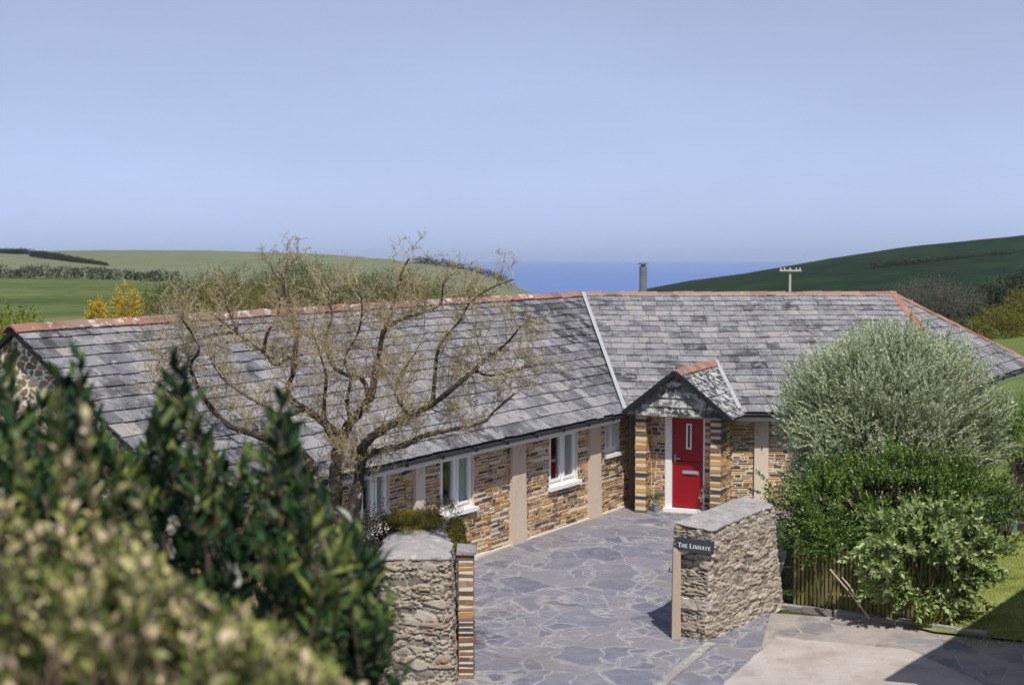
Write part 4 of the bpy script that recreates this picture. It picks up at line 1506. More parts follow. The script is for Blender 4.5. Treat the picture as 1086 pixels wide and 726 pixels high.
def rdir(n, rng):
    return unit(rng.normal(size=(n, 3)))


def sprigs(mb, P, D, length, m, leafL, leafW, rng, ang=.75, tone=.5, tsd=.2, fold=.12, start=.1, tip_tone=0.0, mat=0):
    """Shoots: leaves set round an axis from P along D."""
    n = len(P)
    D = unit(D)
    length = np.broadcast_to(np.asarray(length, float), (n,))
    A = unit(np.cross(D, rdir(n, rng)))
    B = np.cross(D, A)
    st_ = rng.normal(0, tsd * .6, n)
    for k in range(m):
        f = start + (1 - start) * (k + rng.random(n)) / m
        ph = k * 2.4 + rng.random(n) * .9
        rad = A * np.cos(ph)[:, None] + B * np.sin(ph)[:, None]
        an = ang * (1.15 - .55 * f) + rng.normal(0, .15, n)
        ld = D * np.cos(an)[:, None] + rad * np.sin(an)[:, None]
        nn_ = unit(D * np.sin(an)[:, None] - rad * np.cos(an)[:, None] + .35 * rng.normal(size=(n, 3)))
        sz = rng.uniform(.7, 1.25, n) * (1 - .25 * f)
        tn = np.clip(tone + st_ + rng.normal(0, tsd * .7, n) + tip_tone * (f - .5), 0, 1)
        mb.leaves(P + D * (length * f)[:, None], ld, nn_, leafL * sz, leafW * sz, tn, fold, mat)


def crown(c, r, n, rng, shell=.55, lump=.3, zcut=-1.0, seed=0, freq=1.6):
    """Points spread through a lumpy crown volume, with their outward directions."""
    d = rdir(int(n * 1.6), rng)
    d = d[d[:, 2] > zcut][:n]
    th = np.arctan2(d[:, 1], d[:, 0]); ph = np.arcsin(np.clip(d[:, 2], -1, 1))
    k = 1 + lump * (fbm(th * freq + 20, ph * freq * 1.3 + 20, seed, 3) - .5) * 2
    rad = (shell + (1 - shell) * rng.random(len(d)) ** .6) * k
    return np.array(c) + d * rad[:, None] * np.array(r), d


def stems(mb, base, targets, r0, rng, sides=5, bend=.25):
    for t in targets:
        a, b = Vector(base), Vector(t)
        m = a.lerp(b, .5) + Vector((rng.normal() * bend, rng.normal() * bend, abs(rng.normal()) * bend))
        pts = [a * (1 - q) ** 2 + m * 2 * q * (1 - q) + b * q * q for q in np.linspace(0, 1, 7)]
        mb.tube(pts, [r0 * (1 - .85 * q) for q in np.linspace(0, 1, 7)], sides, rng.random(), cap=False)


def shrub(name, label, cat, c, r, n, m, length, lL, lW, mat, seed, group=None, zbase=None, ang=.75, up=.6, shell=.5, lump=.3,
          zcut=-.6, tone=.5, tsd=.2, nst=14, rst=.03, tip=.0, freq=1.6, stem_mat=None, gap=0.0, sprays=0):
    rng = np.random.default_rng(seed)
    zb = zbase if zbase is not None else c[2] - r[2]
    root = thing(name, label, cat, (c[0], c[1], zb), group)
    P, d = crown(c, r, n, rng, shell, lump, zcut, seed, freq)
    if gap:
        g_ = fbm(P[:, 0] * 2.6 + 50 + P[:, 1] * .9, P[:, 2] * 2.6 + 50 + P[:, 1] * .7, seed, 3)
        kp = g_ > gap + .12 * (rng.random(len(P)) - .5)
        P, d = P[kp], d[kp]
    D = unit(d + np.array([0, 0, up]) + rng.normal(0, .45, d.shape))
    if sprays:
        ii = rng.integers(0, len(P), sprays)
        tt = rng.uniform(.1, .42, (sprays, 1))
        P = np.concatenate([P] + [P[ii] + D[ii] * tt * k for k in (.4, .7, 1.0)]); D = np.concatenate([D, D[ii], D[ii], D[ii]])
    mb = MB()
    sprigs(mb, P - D * length * .5, D, length, m, lL, lW, rng, ang, tone, tsd, tip_tone=tip)
    mb.build('foliage', mat, root)
    mb = MB()
    stems(mb, (c[0], c[1], zb), [P[i] for i in rng.integers(0, len(P), nst)], rst, rng)
    mb.build('stem', stem_mat or m_stem, root)
    return root


def copy_thing(root, loc, rz=0.0, sc=1.0, label=None):
    r = root.copy(); COL.objects.link(r)
    r.location = loc; r.rotation_euler = (0, 0, rz); r.scale = (sc, sc, sc)
    if label: r['label'] = label
    for ch in root.children:
        k = ch.copy(); COL.objects.link(k); k.parent = r
    return r


# right of the gate: silver shrub, dark evergreen, climber on the fence
c = at(945, 452, 23.9)
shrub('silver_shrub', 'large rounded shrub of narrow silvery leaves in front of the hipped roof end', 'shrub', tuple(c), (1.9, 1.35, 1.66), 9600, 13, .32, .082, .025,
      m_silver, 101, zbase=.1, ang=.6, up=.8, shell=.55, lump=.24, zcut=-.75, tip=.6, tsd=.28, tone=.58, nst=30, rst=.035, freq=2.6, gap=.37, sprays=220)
c = at(952, 545, 22.4)
shrub('evergreen_shrub', 'dark green small-leaved evergreen shrub below the silvery one behind the picket fence', 'shrub', tuple(c), (1.95, .85, 1.02), 6200, 10, .20, .062, .034,
      m_ever, 102, zbase=.0, ang=.9, up=.5, shell=.5, lump=.42, zcut=-.9, tip=.4, tsd=.28, freq=2.6, gap=.32, sprays=200, nst=8)
c = at(982, 590, 20.45)
shrub('climber', 'broad-leaved pale green climber tumbling over the right end of the picket fence', 'climber', tuple(c), (.92, .40, .66), 1500, 8, .18, .12, .062,
      m_climb, 103, zbase=0.02, ang=1.0, up=-.25, shell=.5, lump=.5, zcut=-.9, tip=.3, tsd=.32, freq=2.8, gap=.38, sprays=120, nst=4, rst=.018)
c = at(874, 570, 21.2)
shrub('evergreen_shrub', 'straggling dark shrub squeezed between the rubble wall end and picket fence', 'shrub', tuple(c), (.46, .16, .50), 260, 9, .18, .062, .034,
      m_ever, 104, zbase=.05, ang=.9, up=.2, shell=.4, lump=.4, zcut=-.9, freq=2.0, nst=3, rst=.015)
c = at(1062, 540, 24.6)
shrub('silver_shrub', 'small silvery shrub beside the teal box at the edge of the lawn', 'shrub', tuple(c), (.42, .4, .55), 260, 10, .24, .055, .015,
      m_silver, 105, zbase=.2, ang=.6, shell=.3, lump=.3, zcut=-.5, tip=.4)
# strap-leaved plant and dead canes at the fence foot
rng = np.random.default_rng(7)
p = at(984, 668, 20.35)
mb = MB()
D = unit(np.stack([rng.normal(-.3, .8, 46), rng.normal(-.5, .5, 46), rng.uniform(.4, 1.2, 46)], 1))
mb.leaves(np.tile(np.array((p.x, p.y, .03)), (46, 1)) + rng.normal(0, .05, (46, 3)) * [1, 1, 0], D, rdir(46, rng), rng.uniform(.2, .42, 46), np.full(46, .022), rng.random(46), .1)
tag(mb.build('strap_plant', m_lime, origin=(p.x, p.y, 0)), 'tuft of strap-like leaves at the foot of the fence under the climber', 'plant')
mb = MB()
for (x0, y0, x1_, y1_) in ((880, 603, 922, 655), (893, 612, 908, 632)):
    a, b = at(x0, y0, 20.75), at(x1_, y1_, 20.45)
    mb.tube([a, a.lerp(b, .5) + Vector((0, 0, .02)), b], .014, 6, .7)
tag(mb.build('dead_cane', m_tim), 'dead pale canes leaning across the picket slats', 'cane')

# lawn blades
rng = np.random.default_rng(8)
N_ = 26000
a_, b_2 = rng.random(N_), rng.random(N_)
x = 6.3 + a_ * 4.4; y = 19.2 + b_2 * 9.5
k = (x / y > .305)
x, y = x[k], y[k]
z = np.array([zc(q, w) + .025 + max(0, w - 28) * .05 for q, w in zip(x, y)])
mb = MB()
n_ = len(x)
mb.leaves(np.stack([x, y, z], 1), unit(np.stack([rng.normal(0, .4, n_), rng.normal(0, .4, n_), np.ones(n_)], 1)), rdir(n_, rng), rng.uniform(.03, .09, n_), np.full(n_, .008), rng.random(n_))
tag(mb.build('grass', m_blade), 'short sunlit lawn grass', None, kind='stuff')

# teal box and dark board fence beyond the lawn
bx = thing('storage_box', 'teal painted timber storage box half hidden by silvery leaves beyond the lawn', 'box', (at(1058, 560, 26.6).x, 26.6, zc(0, 26)))
X_ = bx.location.x
mb = MB(); mb.wbox(X_ - .42, X_ + .30, 26.4, 26.95, .2, .78, .5)
for k in range(6):
    mb.wbox(X_ - .415 + k * .12, X_ - .305 + k * .12, 26.388, 26.402, .22, .76, R.random())
mb.build('body', m_teal, bx)
mb = MB(); mb.box((X_ - .46, 26.36, .78), (1, 0, 0), (0, 1, .08), (0, 0, 1), (0, .8), (0, .62), (0, .035), .7); mb.build('lid', m_teal, bx)
df = thing('board_fence', 'dark brown vertical board fence at the right edge of the lawn', 'fence', (9.45, 26.5, .2))
mb = MB()
for k in range(14):
    mb.wbox(9.36 + k * .16, 9.505 + k * .16, 26.5 + (k % 2) * .012, 26.52 + (k % 2) * .012, .2, 1.55 + R.uniform(-.01, .01), R.random())
mb.build('board_panel', m_dark_tim, df)
mb = MB()
for z in (.5, 1.3): mb.wbox(9.36, 11.6, 26.535, 26.58, z, z + .08, .3)
mb.build('rail', m_dark_tim, df)
for k in range(2):
    mb = MB(); mb.wbox(9.5 + k * 1.9, 9.6 + k * 1.9, 26.585, 26.68, .1, 1.6, .4); mb.build('post', m_dark_tim, df)
shrub('evergreen_shrub', 'dark leafy shrub overhanging the brown board fence at the right edge', 'shrub', (9.95, 26.9, 1.9), (.75, .6, .9), 700, 8, .2, .06, .03, m_ever, 106, zbase=.2, ang=.9, lump=.3)

# pots by the door
def pot(a, b, label, seed, mat_leaf, hgt):
    p = pq(a, b); zb_ = Z0 + .02
    root = thing('potted_plant', label, 'potted plant', (p.x, p.y, zb_))
    mb = MB(); mb.lathe((p.x, p.y, zb_), [(.055, 0), (.085, .17), (.093, .175), (.093, .19), (.08, .19), (.075, .16)], 18); mb.build('bucket', m_zinc, root)
    rng = np.random.default_rng(seed)
    P, d = crown((p.x, p.y, zb_ + .19 + hgt * .3), (.10, .10, hgt * .42), 60, rng, .2, .3, -.5)
    mb = MB(); sprigs(mb, P, unit(d + [0, 0, .8]), .09, 7, .04, .018, rng, .8, .5, .25); mb.build('foliage', mat_leaf, root)


pot(pa_(697, .30), .30, 'small zinc bucket of green leaves on the paving left of the red door', 3, m_ever, .22)
pot(pa_(750, .44), .44, 'pale leafy potted plant right of the red door beside the striped pillar', 4, m_silver, .55)

# left wall: moss, dry growth
rng = np.random.default_rng(12)
def mossy(c, r, n, mat, name, label, cat, seed, lL=.03, lW=.02, m=5, length=.05, up=.9, zcut=-.3, core=.8):
    rng = np.random.default_rng(seed)
    P, d = crown(c, r, n, rng, .75, .35, zcut, seed, 2.5)
    mb = MB(); sprigs(mb, P, unit(d + [0, 0, up] + rng.normal(0, .3, d.shape)), length, m, lL, lW, rng, 1.0, .5, .25)
    bmx = bmesh.new(); bmesh.ops.create_icosphere(bmx, subdivisions=3, radius=1)
    mb.add([Vector(c) + Vector((v.co.x * r[0] * core, v.co.y * r[1] * core, v.co.z * r[2] * core * .94)) for v in bmx.verts], [tuple(v.index for v in f.verts) for f in bmx.faces], .2)
    bmx.free()
    return tag(mb.build(name, mat, origin=(c[0], c[1], c[2] - r[2])), label, cat)


c = at(438, 556, 19.2); c.z = 1.79
mossy(tuple(c), (.46, .62, .10), 2600, m_moss, 'moss_cushion', 'broad yellow-green moss cushion on top of the lichened wall end', 'moss', 1, .018, .012, 4, .03)
c = at(483, 566, 18.9); c.z = 1.58
mossy(tuple(c), (.13, .42, .30), 1500, m_moss, 'moss_cushion', 'moss hanging down the courtyard side of the lichened wall', 'moss', 2, .02, .013, 4, .035)
c = at(466, 545, 19.4); c.z = 1.82
mossy(tuple(c), (.22, .2, .13), 160, m_dry, 'dead_weed', 'brown dead weeds standing on the mossy wall top', 'weeds', 3, .06, .012, 5, .16, 1.2, -.3, .12)
c = at(392, 566, 19.0)
shrub('dry_shrub', 'brown withered shrub between the bare tree trunk and the wall end', 'shrub', (c.x, c.y, 1.55), (.50, .5, .48), 700, 6, .16, .04, .026, m_dry, 77, zbase=.1, ang=1.0, shell=.3, lump=.4, zcut=-.9)

# ---- bare lichened tree in front of the long roof
tree = thing('lichened_tree', 'bare spring tree with yellow lichen and buds before the long slate roof', 'tree', (at(366, 600, 18.3).x, 18.3, .1))
wood, buds = MB(), MB()
rngt = np.random.default_rng(33)
bud_p, bud_d = [], []


def twig(p, d, ln, r, lev):
    k = 5 if lev < 2 else 4
    pts = [p.copy()]
    q, dd = p.copy(), d.normalized()
    for i in range(k):
        dd = (dd + Vector(rngt.normal(0, .20, 3)) + Vector((0, 0, .08))).normalized()
        q = q + dd * (ln / k)
        pts.append(q.copy())
    wood.tube(pts, [r * (1 - .72 * i / k) for i in range(k + 1)], 5 if lev == 0 else 3, .55 + .45 * rngt.random(), cap=False)
    if lev < 2:
        for i in range(int(ln / (.075 if lev == 0 else .07)) + 1):
            f = rngt.uniform(.15, 1.0)
            j = min(k - 1, int(f * k))
            b = pts[j].lerp(pts[j + 1], f * k - j)
            ax = (pts[j + 1] - pts[j]).normalized()
            sd2 = ax.cross(Vector(rngt.normal(0, 1, 3))).normalized()
            nd = (ax * .55 + sd2 * .9 + Vector((0, 0, .22))).normalized()
            twig(b, nd, ln * rngt.uniform(.35, .62), max(.0032, r * .55), lev + 1)
    if lev >= 1:
        for i in range(5 if lev == 2 else 4):
            f = rngt.uniform(.1, 1)
            j = min(k - 1, int(f * k))
            bud_p.append(pts[j].lerp(pts[j + 1], f * k - j)); bud_d.append((dd + Vector(rngt.normal(0, .7, 3))).normalized())


LIMBS = [  # (pixels of the limb's run, distance at each end, radius at each end)
    ([(352, 640), (355, 560), (356, 511), (357, 485), (364, 463), (372, 447), (386, 432), (395, 414), (398, 392), (402, 374), (407, 350), (412, 337), (420, 308), (426, 273), (434, 252)], 18.3, 18.9, .085, .008),
    ([(362, 640), (372, 560), (381, 507), (383, 480), (392, 465), (410, 453), (434, 441), (459, 428), (480, 412), (503, 392), (515, 381), (537, 364), (552, 346)], 18.3, 17.2, .075, .007),
    ([(378, 540), (384, 489), (403, 478), (428, 472), (443, 465), (460, 459), (495, 452), (516, 445), (523, 437), (545, 418)], 18.25, 17.5, .05, .008),
    ([(364, 463), (359, 460), (337, 443), (324, 434), (311, 425), (304, 412), (311, 396), (308, 379), (292, 387), (279, 373), (253, 354), (226, 334), (200, 318)], 18.4, 19.3, .048, .007),
    ([(279, 374), (284, 352), (292, 341), (297, 318), (292, 296)], 18.9, 19.2, .025, .006),
    ([(311, 396), (314, 362), (312, 340), (304, 314), (301, 279), (310, 259), (319, 246)], 18.7, 19.4, .032, .005),
    ([(345, 560), (328, 489), (295, 470), (259, 457), (240, 449), (215, 420), (202, 389), (211, 371), (204, 354), (190, 335)], 18.3, 17.6, .05, .007),
    ([(390, 421), (385, 403), (364, 396), (350, 384), (345, 360), (352, 335), (348, 305), (356, 275)], 18.5, 19.0, .03, .006),
    ([(357, 470), (346, 454), (344, 425), (346, 399), (338, 372), (330, 345)], 18.3, 18.0, .03, .006),
    ([(459, 428), (461, 403), (463, 379), (470, 360), (488, 340), (498, 318), (520, 296), (545, 283)], 17.7, 17.4, .026, .005),
    ([(407, 352), (425, 338), (447, 332), (468, 318), (470, 290), (485, 270)], 18.8, 18.4, .024, .005),
    ([(503, 392), (520, 398), (548, 392), (575, 385)], 17.4, 17.2, .016, .005),
    ([(253, 354), (235, 352), (205, 362), (178, 372), (165, 390)], 19.0, 18.6, .018, .005),
    ([(215, 420), (195, 425), (175, 412), (158, 400)], 17.8, 17.6, .018, .005),
    ([(301, 290), (290, 272), (286, 256)], 19.3, 19.4, .010, .004),
    ([(253, 354), (240, 320), (236, 290), (232, 262)], 19.1, 19.3, .014, .004),
    ([(434, 441), (420, 420), (424, 398), (440, 375), (452, 352)], 17.8, 18.0, .02, .005),
    ([(372, 447), (368, 425), (372, 402), (366, 380), (380, 352), (384, 320), (378, 290)], 18.4, 18.1, .024, .005),
    ([(324, 434), (300, 440), (270, 425), (240, 405), (225, 385)], 18.4, 17.9, .026, .005),
]
for px, d0, d1, r0, r1 in LIMBS:
    m = len(px)
    pts = []
    for i, (x_, y_) in enumerate(px):
        y_ = y_ if y_ > 330 else 330 - (330 - y_) * .72
        f = i / (m - 1)
        p = at(x_, y_, d0 + (d1 - d0) * f + .12 * math.sin(i * 1.7 + px[0][0]))
        pts.append(p)
    if px[0][1] >= 640:
        pts[0].z = .05
    # smooth
    sp = []
    for i in range(m - 1):
        p0_, p1_, p2_, p3_ = pts[max(0, i - 1)], pts[i], pts[i + 1], pts[min(m - 1, i + 2)]
        for t in np.linspace(0, 1, 4, endpoint=False):
            sp.append(.5 * ((2 * p1_) + (p2_ - p0_) * t + (2 * p0_ - 5 * p1_ + 4 * p2_ - p3_) * t * t + (3 * p1_ - p0_ - 3 * p2_ + p3_) * t ** 3))
    sp.append(pts[-1])
    rad = [1.3 * (r0 + (r1 - r0) * (i / (len(sp) - 1)) ** .75) * (1 + .12 * math.sin(i * 2.1)) for i in range(len(sp))]
    wood.tube(sp, rad, 7, .05 + .35 * rngt.random())
    for i in range(len(sp) - 1):
        a, b = sp[i], sp[i + 1]
        pyf = i / (len(sp) - 1)
        if a.z < 2.2 or pyf < .05:
            continue
        cnt = int(((b - a).length / .050) * rngt.uniform(.5, 1.4) * (.75 + .35 * pyf) + rngt.random() * .7)
        for _ in range(cnt):
            ax = (b - a).normalized()
            sd2 = ax.cross(Vector(rngt.normal(0, 1, 3))).normalized()
            nd = (ax * .5 + sd2 * 1.0 + Vector((0, 0, .35))).normalized()
            twig(a.lerp(b, rngt.random()), nd, rngt.uniform(.20, .60) * (1 - .45 * max(0, min(1, (a.z - 4.6) / .9))), rngt.uniform(.004, .008), 0 if rngt.random() < .75 else 1)
wood.build('trunk', m_bark, tree)
bp, bd = np.array([tuple(p) for p in bud_p]), np.array([tuple(p) for p in bud_d])
nb_ = len(bp)
for q in range(1):
    buds.leaves(bp + rngt.normal(0, .008, bp.shape), unit(bd + rngt.normal(0, .5, bd.shape)), rdir(nb_, rngt), rngt.uniform(.011, .025, nb_), rngt.uniform(.008, .015, nb_), rngt.random(nb_))
buds.build('buds', m_buds, tree)
print('tree', len(wood.v), nb_)

# ---- foreground shrubs on the bank
def fg_shrub(name, label, topx, topy, dr, n, length, m, lL, lW, mat, seed, ang, base, extra=(), limit=None, up=1.3, tone=.45, tip=.3, tsd=.25, tilt=.45):
    rng = np.random.default_rng(seed)
    root = thing(name, label, 'shrub', base)
    P, D = [], []
    while len(P) < n:
        px = rng.uniform(topx[0], topx[-1])
        ty = np.interp(px, topx, topy)
        py = ty + (760 - ty) * rng.random() ** 1.25
        if limit and px > np.interp(py, limit[0], limit[1]):
            continue
        f = (py - ty) / max(1, 760 - ty)
        Y = rng.uniform(*dr) if f > .12 else rng.uniform(dr[0] + .4 * (dr[1] - dr[0]), dr[1])
        p = at(px, py, Y)
        d_ = Vector((rng.normal(0, tilt), rng.normal(-.15, tilt), up)).normalized()
        P.append(tuple(p - d_ * length * .95)); D.append(tuple(d_))
    for px, py, Y in extra:
        p = at(px, py, Y); d_ = Vector((rng.normal(0, .12), rng.normal(0, .12), 1)).normalized()
        for k in range(3):
            P.append(tuple(p - d_ * length * (.95 + .55 * k))); D.append(tuple(d_))
    P, D = np.array(P), np.array(D)
    mb = MB()
    sprigs(mb, P, D, length, m, lL, lW, rng, ang, tone, tsd, fold=.18, tip_tone=tip)
    mb.build('foliage', mat, root)
    mb = MB()
    b = Vector(base)
    for i in rng.integers(0, len(P), 60):
        stems(mb, (b.x + rng.normal(0, .35), b.y + rng.normal(0, .2), b.z), [P[i] + D[i] * length * .8], .012, rng, 5, .1)
    for i in range(len(P)):
        a = Vector(P[i]); d_ = Vector(D[i])
        mb.tube([a - d_ * .1, a + d_ * length * .5, a + d_ * length * .95], [.005, .004, .002], 4, .3, cap=False)
    mb.build('stem', m_stem, root)
    return root


dx_ = [-80, 0, 15, 40, 62, 85, 100, 120, 145, 165, 185, 205, 228, 250, 268, 288, 302, 318, 338, 355, 372, 392, 405, 418]
dy_ = [400, 398, 408, 430, 408, 396, 440, 482, 490, 430, 398, 420, 480, 490, 470, 445, 440, 480, 520, 538, 552, 575, 600, 650]
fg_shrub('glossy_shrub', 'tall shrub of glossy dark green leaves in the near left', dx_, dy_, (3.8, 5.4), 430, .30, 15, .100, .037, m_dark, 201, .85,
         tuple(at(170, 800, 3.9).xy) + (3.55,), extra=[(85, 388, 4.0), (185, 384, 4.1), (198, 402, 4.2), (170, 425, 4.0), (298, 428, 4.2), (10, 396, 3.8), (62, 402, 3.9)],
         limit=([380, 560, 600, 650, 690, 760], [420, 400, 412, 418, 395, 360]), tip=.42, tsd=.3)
px_ = [-80, 0, 40, 80, 115, 150, 175, 205, 240, 272, 300, 330, 358, 385, 400]
py_ = [532, 530, 552, 566, 562, 566, 604, 628, 640, 650, 660, 682, 716, 742, 756]
fg_shrub('pale_shrub', 'small-leaved shrub with pinkish cream new growth in the near left corner', px_, py_, (2.3, 3.3), 330, .17, 13, .040, .024, m_pale, 202, .95,
         tuple(at(120, 900, 2.3).xy) + (3.65,), extra=[(60, 420, 3.1), (92, 446, 3.0), (128, 478, 3.0), (20, 470, 2.9), (75, 490, 2.9), (150, 520, 2.9)], tone=.34, tip=.6, tsd=.42, tilt=.6, up=1.0)
# low growth at the wall foot beneath
c = at(372, 706, 12.5)
shrub('low_shrub', 'low red-tinged green plant at the foot of the lichened rubble wall', 'shrub', tuple(c), (.42, .4, .22), 300, 7, .12, .04, .02, m_scrub_g, 78, zbase=c.z - .4, ang=1.0, shell=.3)

# ---- beyond the house
pxs = [(165, 305, 58, 's'), (192, 293, 62, 'g'), (222, 288, 66, 's'), (252, 283, 64, 's'), (286, 288, 60, 's'), (316, 274, 68, 'g'), (346, 286, 62, 's'),
       (376, 291, 60, 's'), (404, 286, 58, 'g'), (434, 291, 58, 's'), (462, 297, 56, 's'), (492, 304, 54, 's'), (180, 312, 48, 'g'), (240, 306, 52, 's'),
       (300, 303, 54, 's'), (360, 305, 52, 'g'), (420, 308, 50, 's'), (330, 296, 60, 's'), (470, 312, 48, 'g')]
protos = {}
rb = random.Random(4)
for px, ty, Y, kd in pxs:
    p = at(px, ty, Y)
    hgt = 3.6
    if kd not in protos:
        lab = 'olive brown scrub bush just beyond the long slate roof' if kd == 's' else 'greener scrub bush just beyond the long slate roof'
        protos[kd] = shrub('scrub_bush', lab, 'bush', (p.x, p.y, p.z - 1.6), (1.9, 1.7, 1.6), 900, 8, .42, .10, .045, m_scrub if kd == 's' else m_scrub_g,
                           301 if kd == 's' else 302, 'olive scrub bushes beyond the roof' if kd == 's' else 'green scrub bushes beyond the roof', zbase=p.z - hgt, ang=.9, shell=.4, lump=.4, zcut=-.7, nst=20, freq=2.2)
    else:
        sc = rb.uniform(.8, 1.1)
        copy_thing(protos[kd], (p.x, p.y, p.z - hgt * sc), rb.uniform(0, 6.3), sc)
for i, (px, ty, Y, w, h, lab) in enumerate(((103, 318, 44, .34, .55, 'smaller yellow flowering gorse bush above the left ridge'), (133, 304, 46, .52, .80, 'larger yellow flowering gorse bush above the left ridge'))):
    p = at(px, ty, Y)
    shrub('gorse_bush', lab, 'bush', (p.x, p.y, p.z - h), (w, w, h), 260, 8, .22, .06, .05, m_gorse, 310 + i, zbase=p.z - 2.4, ang=.8, up=1.2, lump=.5, nst=8, rst=.02)
p = at(8, 327, 27)
shrub('lime_bush', 'lime green bush behind the left stone gable', 'bush', (p.x, p.y, p.z - .8), (.75, .7, .8), 500, 8, .2, .07, .04, m_lime, 320, zbase=.3, ang=.9, lump=.35)


def hedge(label, pts, hh, wd, leaf, mat, seed, per=60, name='hedge'):
    """A hedge bank following sight-line points (px, py of its foot, distance)."""
    rng = np.random.default_rng(seed)
    mb = MB()
    V = [at(*q) for q in pts]
    for a, b in zip(V, V[1:]):
        m = max(2, int((b - a).length / (hh * .5)))
        for i in range(m):
            p = a.lerp(b, (i + rng.random()) / m)
            s = rng.uniform(.7, 1.25)
            P, d_ = crown((p.x, p.y, p.z + hh * .42 * s), (wd * s, wd * s, hh * .55 * s), per, rng, .6, .4, -.7, int(rng.integers(0, 999)))
            sprigs(mb, P, unit(d_ + [0, 0, .4]), leaf * 1.6, 4, leaf, leaf * .55, rng, 1.0, .5 + rng.normal(0, .1), .2)
    return tag(mb.build(name, mat, origin=tuple(V[0])), label, 'hedge')


hedge('dark hedge bank along the far edge of the left pasture', [(-420, 297, 272), (-120, 296, 272), (0, 294.5, 270), (60, 295, 270), (120, 297.5, 270), (188, 299, 270)], 2.1, 1.3, .24, m_hedge, 401, 130)
hedge('thin hedge running down the pale far hill', [(34, 271, 540), (60, 275, 520), (85, 280, 500), (112, 286, 470)], 1.6, 1.2, .5, m_hedge, 402, 40)
hedge('small clump of bushes on the far left skyline', [(-60, 268.5, 640), (0, 269, 620), (28, 269, 600)], 1.5, 1.4, .5, m_hedge, 403, 40)
hedge('dark wooded cliff edge above the sea on the far headland', [(440, 281, 690), (460, 283.5, 690), (485, 287, 690), (512, 294, 690), (535, 301, 690)], 3.0, 2.6, .8, m_hedge, 404, 50)
hedge('thin field hedge crossing the dark green hill on the right', [(925, 285, 315), (1000, 279, 315), (1086, 272, 318), (1300, 259, 318)], 1.0, .9, .35, m_hedge, 405, 30)
hedge('dark thick hedge climbing the right edge above the hipped roof', [(1005, 345, 104), (1040, 334, 106), (1075, 322, 108), (1130, 306, 112), (1200, 298, 115)], 1.9, 1.5, .22, m_hedge, 406, 150)
# olive trees at the right edge
for i, (px, py, Y, rx, rz, lab) in enumerate(((1062, 356, 66, 1.9, 1.35, 'rounded olive yellow tree just behind the hipped roof end'), (1096, 330, 78, 1.7, 1.3, 'olive yellow tree at the right edge behind its rounder neighbour'))):
    p = at(px, py, Y)
    shrub('olive_tree', lab, 'tree', tuple(p), (rx, rx, rz), 1500, 8, .34, .10, .06, m_olive, 330 + i, zbase=p.z - 3.2, ang=.9, lump=.35, shell=.5, nst=20, rst=.07, freq=2.4)
# bare grey tree
p = at(988, 318, 92)
root = shrub('bare_tree', 'leafless grey spreading tree below the dark hill', 'tree', (p.x, p.y, p.z - .2), (3.4, 2.4, 1.55), 1700, 5, .75, .24, .028, m_greytwig, 340, zbase=p.z - 4.2,
             ang=.5, up=.5, shell=.3, lump=.25, zcut=-.4, nst=60, rst=.06, freq=2.4)

# utility pole
pb, ptop = at(837.5, 318, 150), at(837.5, 284, 150)
pole = thing('utility_pole', 'pale wooden utility pole with crossarm standing beyond the roof ridge', 'pole', (pb.x, pb.y, pb.z - 1))
mb = MB(); mb.tube([(pb.x, pb.y, pb.z - 1), (pb.x, pb.y, ptop.z)], [.15, .12], 8, .5); mb.build('post', m_pole, pole)
mb = MB(); mb.wbox(pb.x - 1.15, pb.x + 1.15, pb.y - .3, pb.y - .17, ptop.z - .36, ptop.z - .2, .6); mb.build('crossarm', m_pole, pole)
for k in (-1.0, -.62, .62, 1.0):
    mb = MB(); mb.lathe((pb.x + k, pb.y - .23, ptop.z - .2), [(.03, 0), (.07, .05), (.04, .10), (.07, .14), (.03, .20)], 8); mb.build('insulator', m_white, pole)

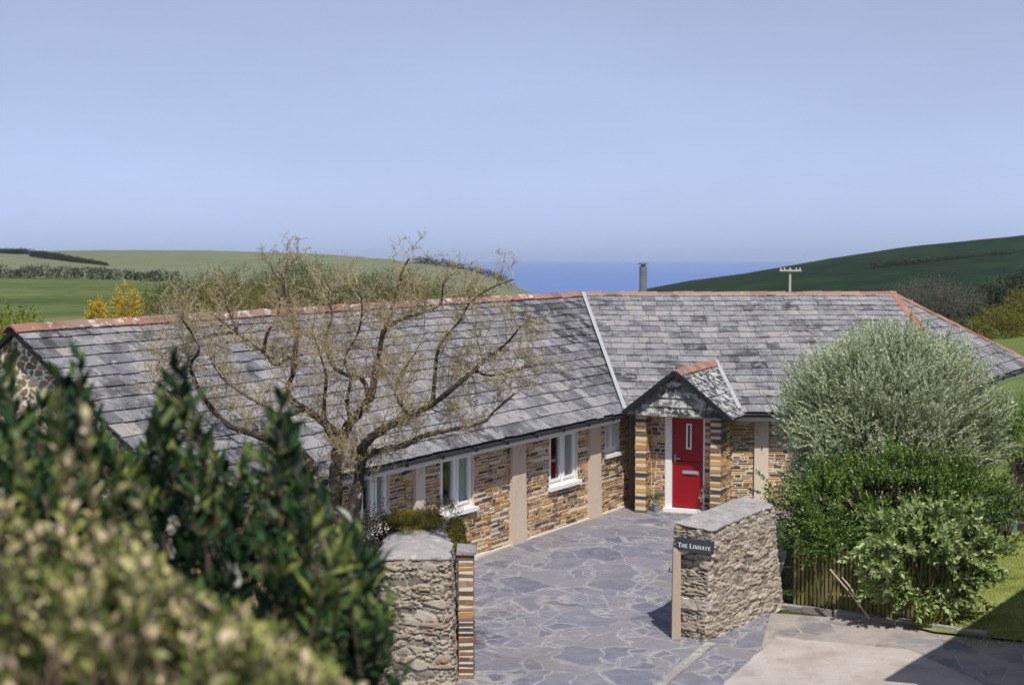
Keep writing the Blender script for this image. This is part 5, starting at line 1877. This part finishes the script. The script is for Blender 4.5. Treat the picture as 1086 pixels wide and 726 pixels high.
# ---- the barn to the right, whose roof edge throws the shadow over the drive
be = Vector((.595, .804, 0)); br = Vector((.804, -.595, 0)); bo = Vector((5.56, 14.98, 0))
barn = thing('stone_barn', 'stone barn with slate roof standing right of the drive', 'barn', (bo.x, bo.y, 0))
mb = MB()
wall_slab(mb, bo + br * .3 + be * .15, be, -br, 0, 13.6, -.2, 4.45, [(4, 6.4, -.3, 2.6)], .4, .5, 1)
stone_facing(mb, bo + br * .3 + be * .15, be, -br, 0, 13.6, 0, 4.45, [(4, 6.4, -.3, 2.6)], 91, .08, .16, .2, .5)
mb.box(bo + br * .3 + be * .15, br, be, zax, (0, 6.4), (0, .4), (-.2, 4.4), .5, 1)
stone_facing(mb, bo + br * .3 + be * .15, br, -be, 0, 6.4, 0, 4.35, [], 93, .08, .16, .2, .5)
g0_, g1_, g2_ = bo + br * .3 + be * .2, bo + br * 6.7 + be * .2, bo + br * 3.5 + be * .2
g0_.z = g1_.z = 4.4; g2_.z = 6.3
mb.add([g0_, g1_, g2_, g0_ + be * .3, g1_ + be * .3, g2_ + be * .3], [(0, 1, 2), (3, 5, 4), (0, 3, 4, 1), (1, 4, 5, 2), (2, 5, 3, 0)], .4, 0)
mb.build('wall', [m_stone, m_mortar], barn)
mb = MB()
e0, e1 = bo.copy(), bo + be * 14; e0.z = e1.z = 4.55
r0_, r1_ = bo + br * 3.5, bo + be * 14 + br * 3.5; r0_.z = r1_.z = 6.6
slates(mb, e0, e1, r0_, r1_, [[(0, 0), (1, 0), (1, 1), (0, 1)]], .34, .26, .3, .6, .024, 92)
f0, f1 = bo + br * 7, bo + be * 14 + br * 7; f0.z = f1.z = 4.55
mb.add([r0_, r1_, f1, f0], [(0, 1, 2, 3)], .5)
mb.build('roof', [m_slate, m_deck], barn)
mb = MB(); mb.box(bo + br * .42 + be * .15, be, br, zax, (4.02, 6.38), (0, .06), (0, 2.58), .4); mb.build('door', m_dark_tim, barn)
print('objects', len(bpy.data.objects))

# ------------------------------------------------------------------ the air over the sea
mz = bpy.data.materials.new('sea_air'); mz.use_nodes = True
nz = mz.node_tree.nodes; nz.remove(nz['Principled BSDF'])
pv_ = nz.new('ShaderNodeVolumePrincipled')
pv_.inputs['Color'].default_value = (.66, .78, 1.0, 1)
pv_.inputs['Density'].default_value = 8e-5
mz.node_tree.links.new(pv_.outputs[0], nz['Material Output'].inputs['Volume'])
mb = MB(); mb.wbox(-16000, 16000, -200, 18700, -72, 30)
tag(mb.build('haze', mz), kind='stuff')
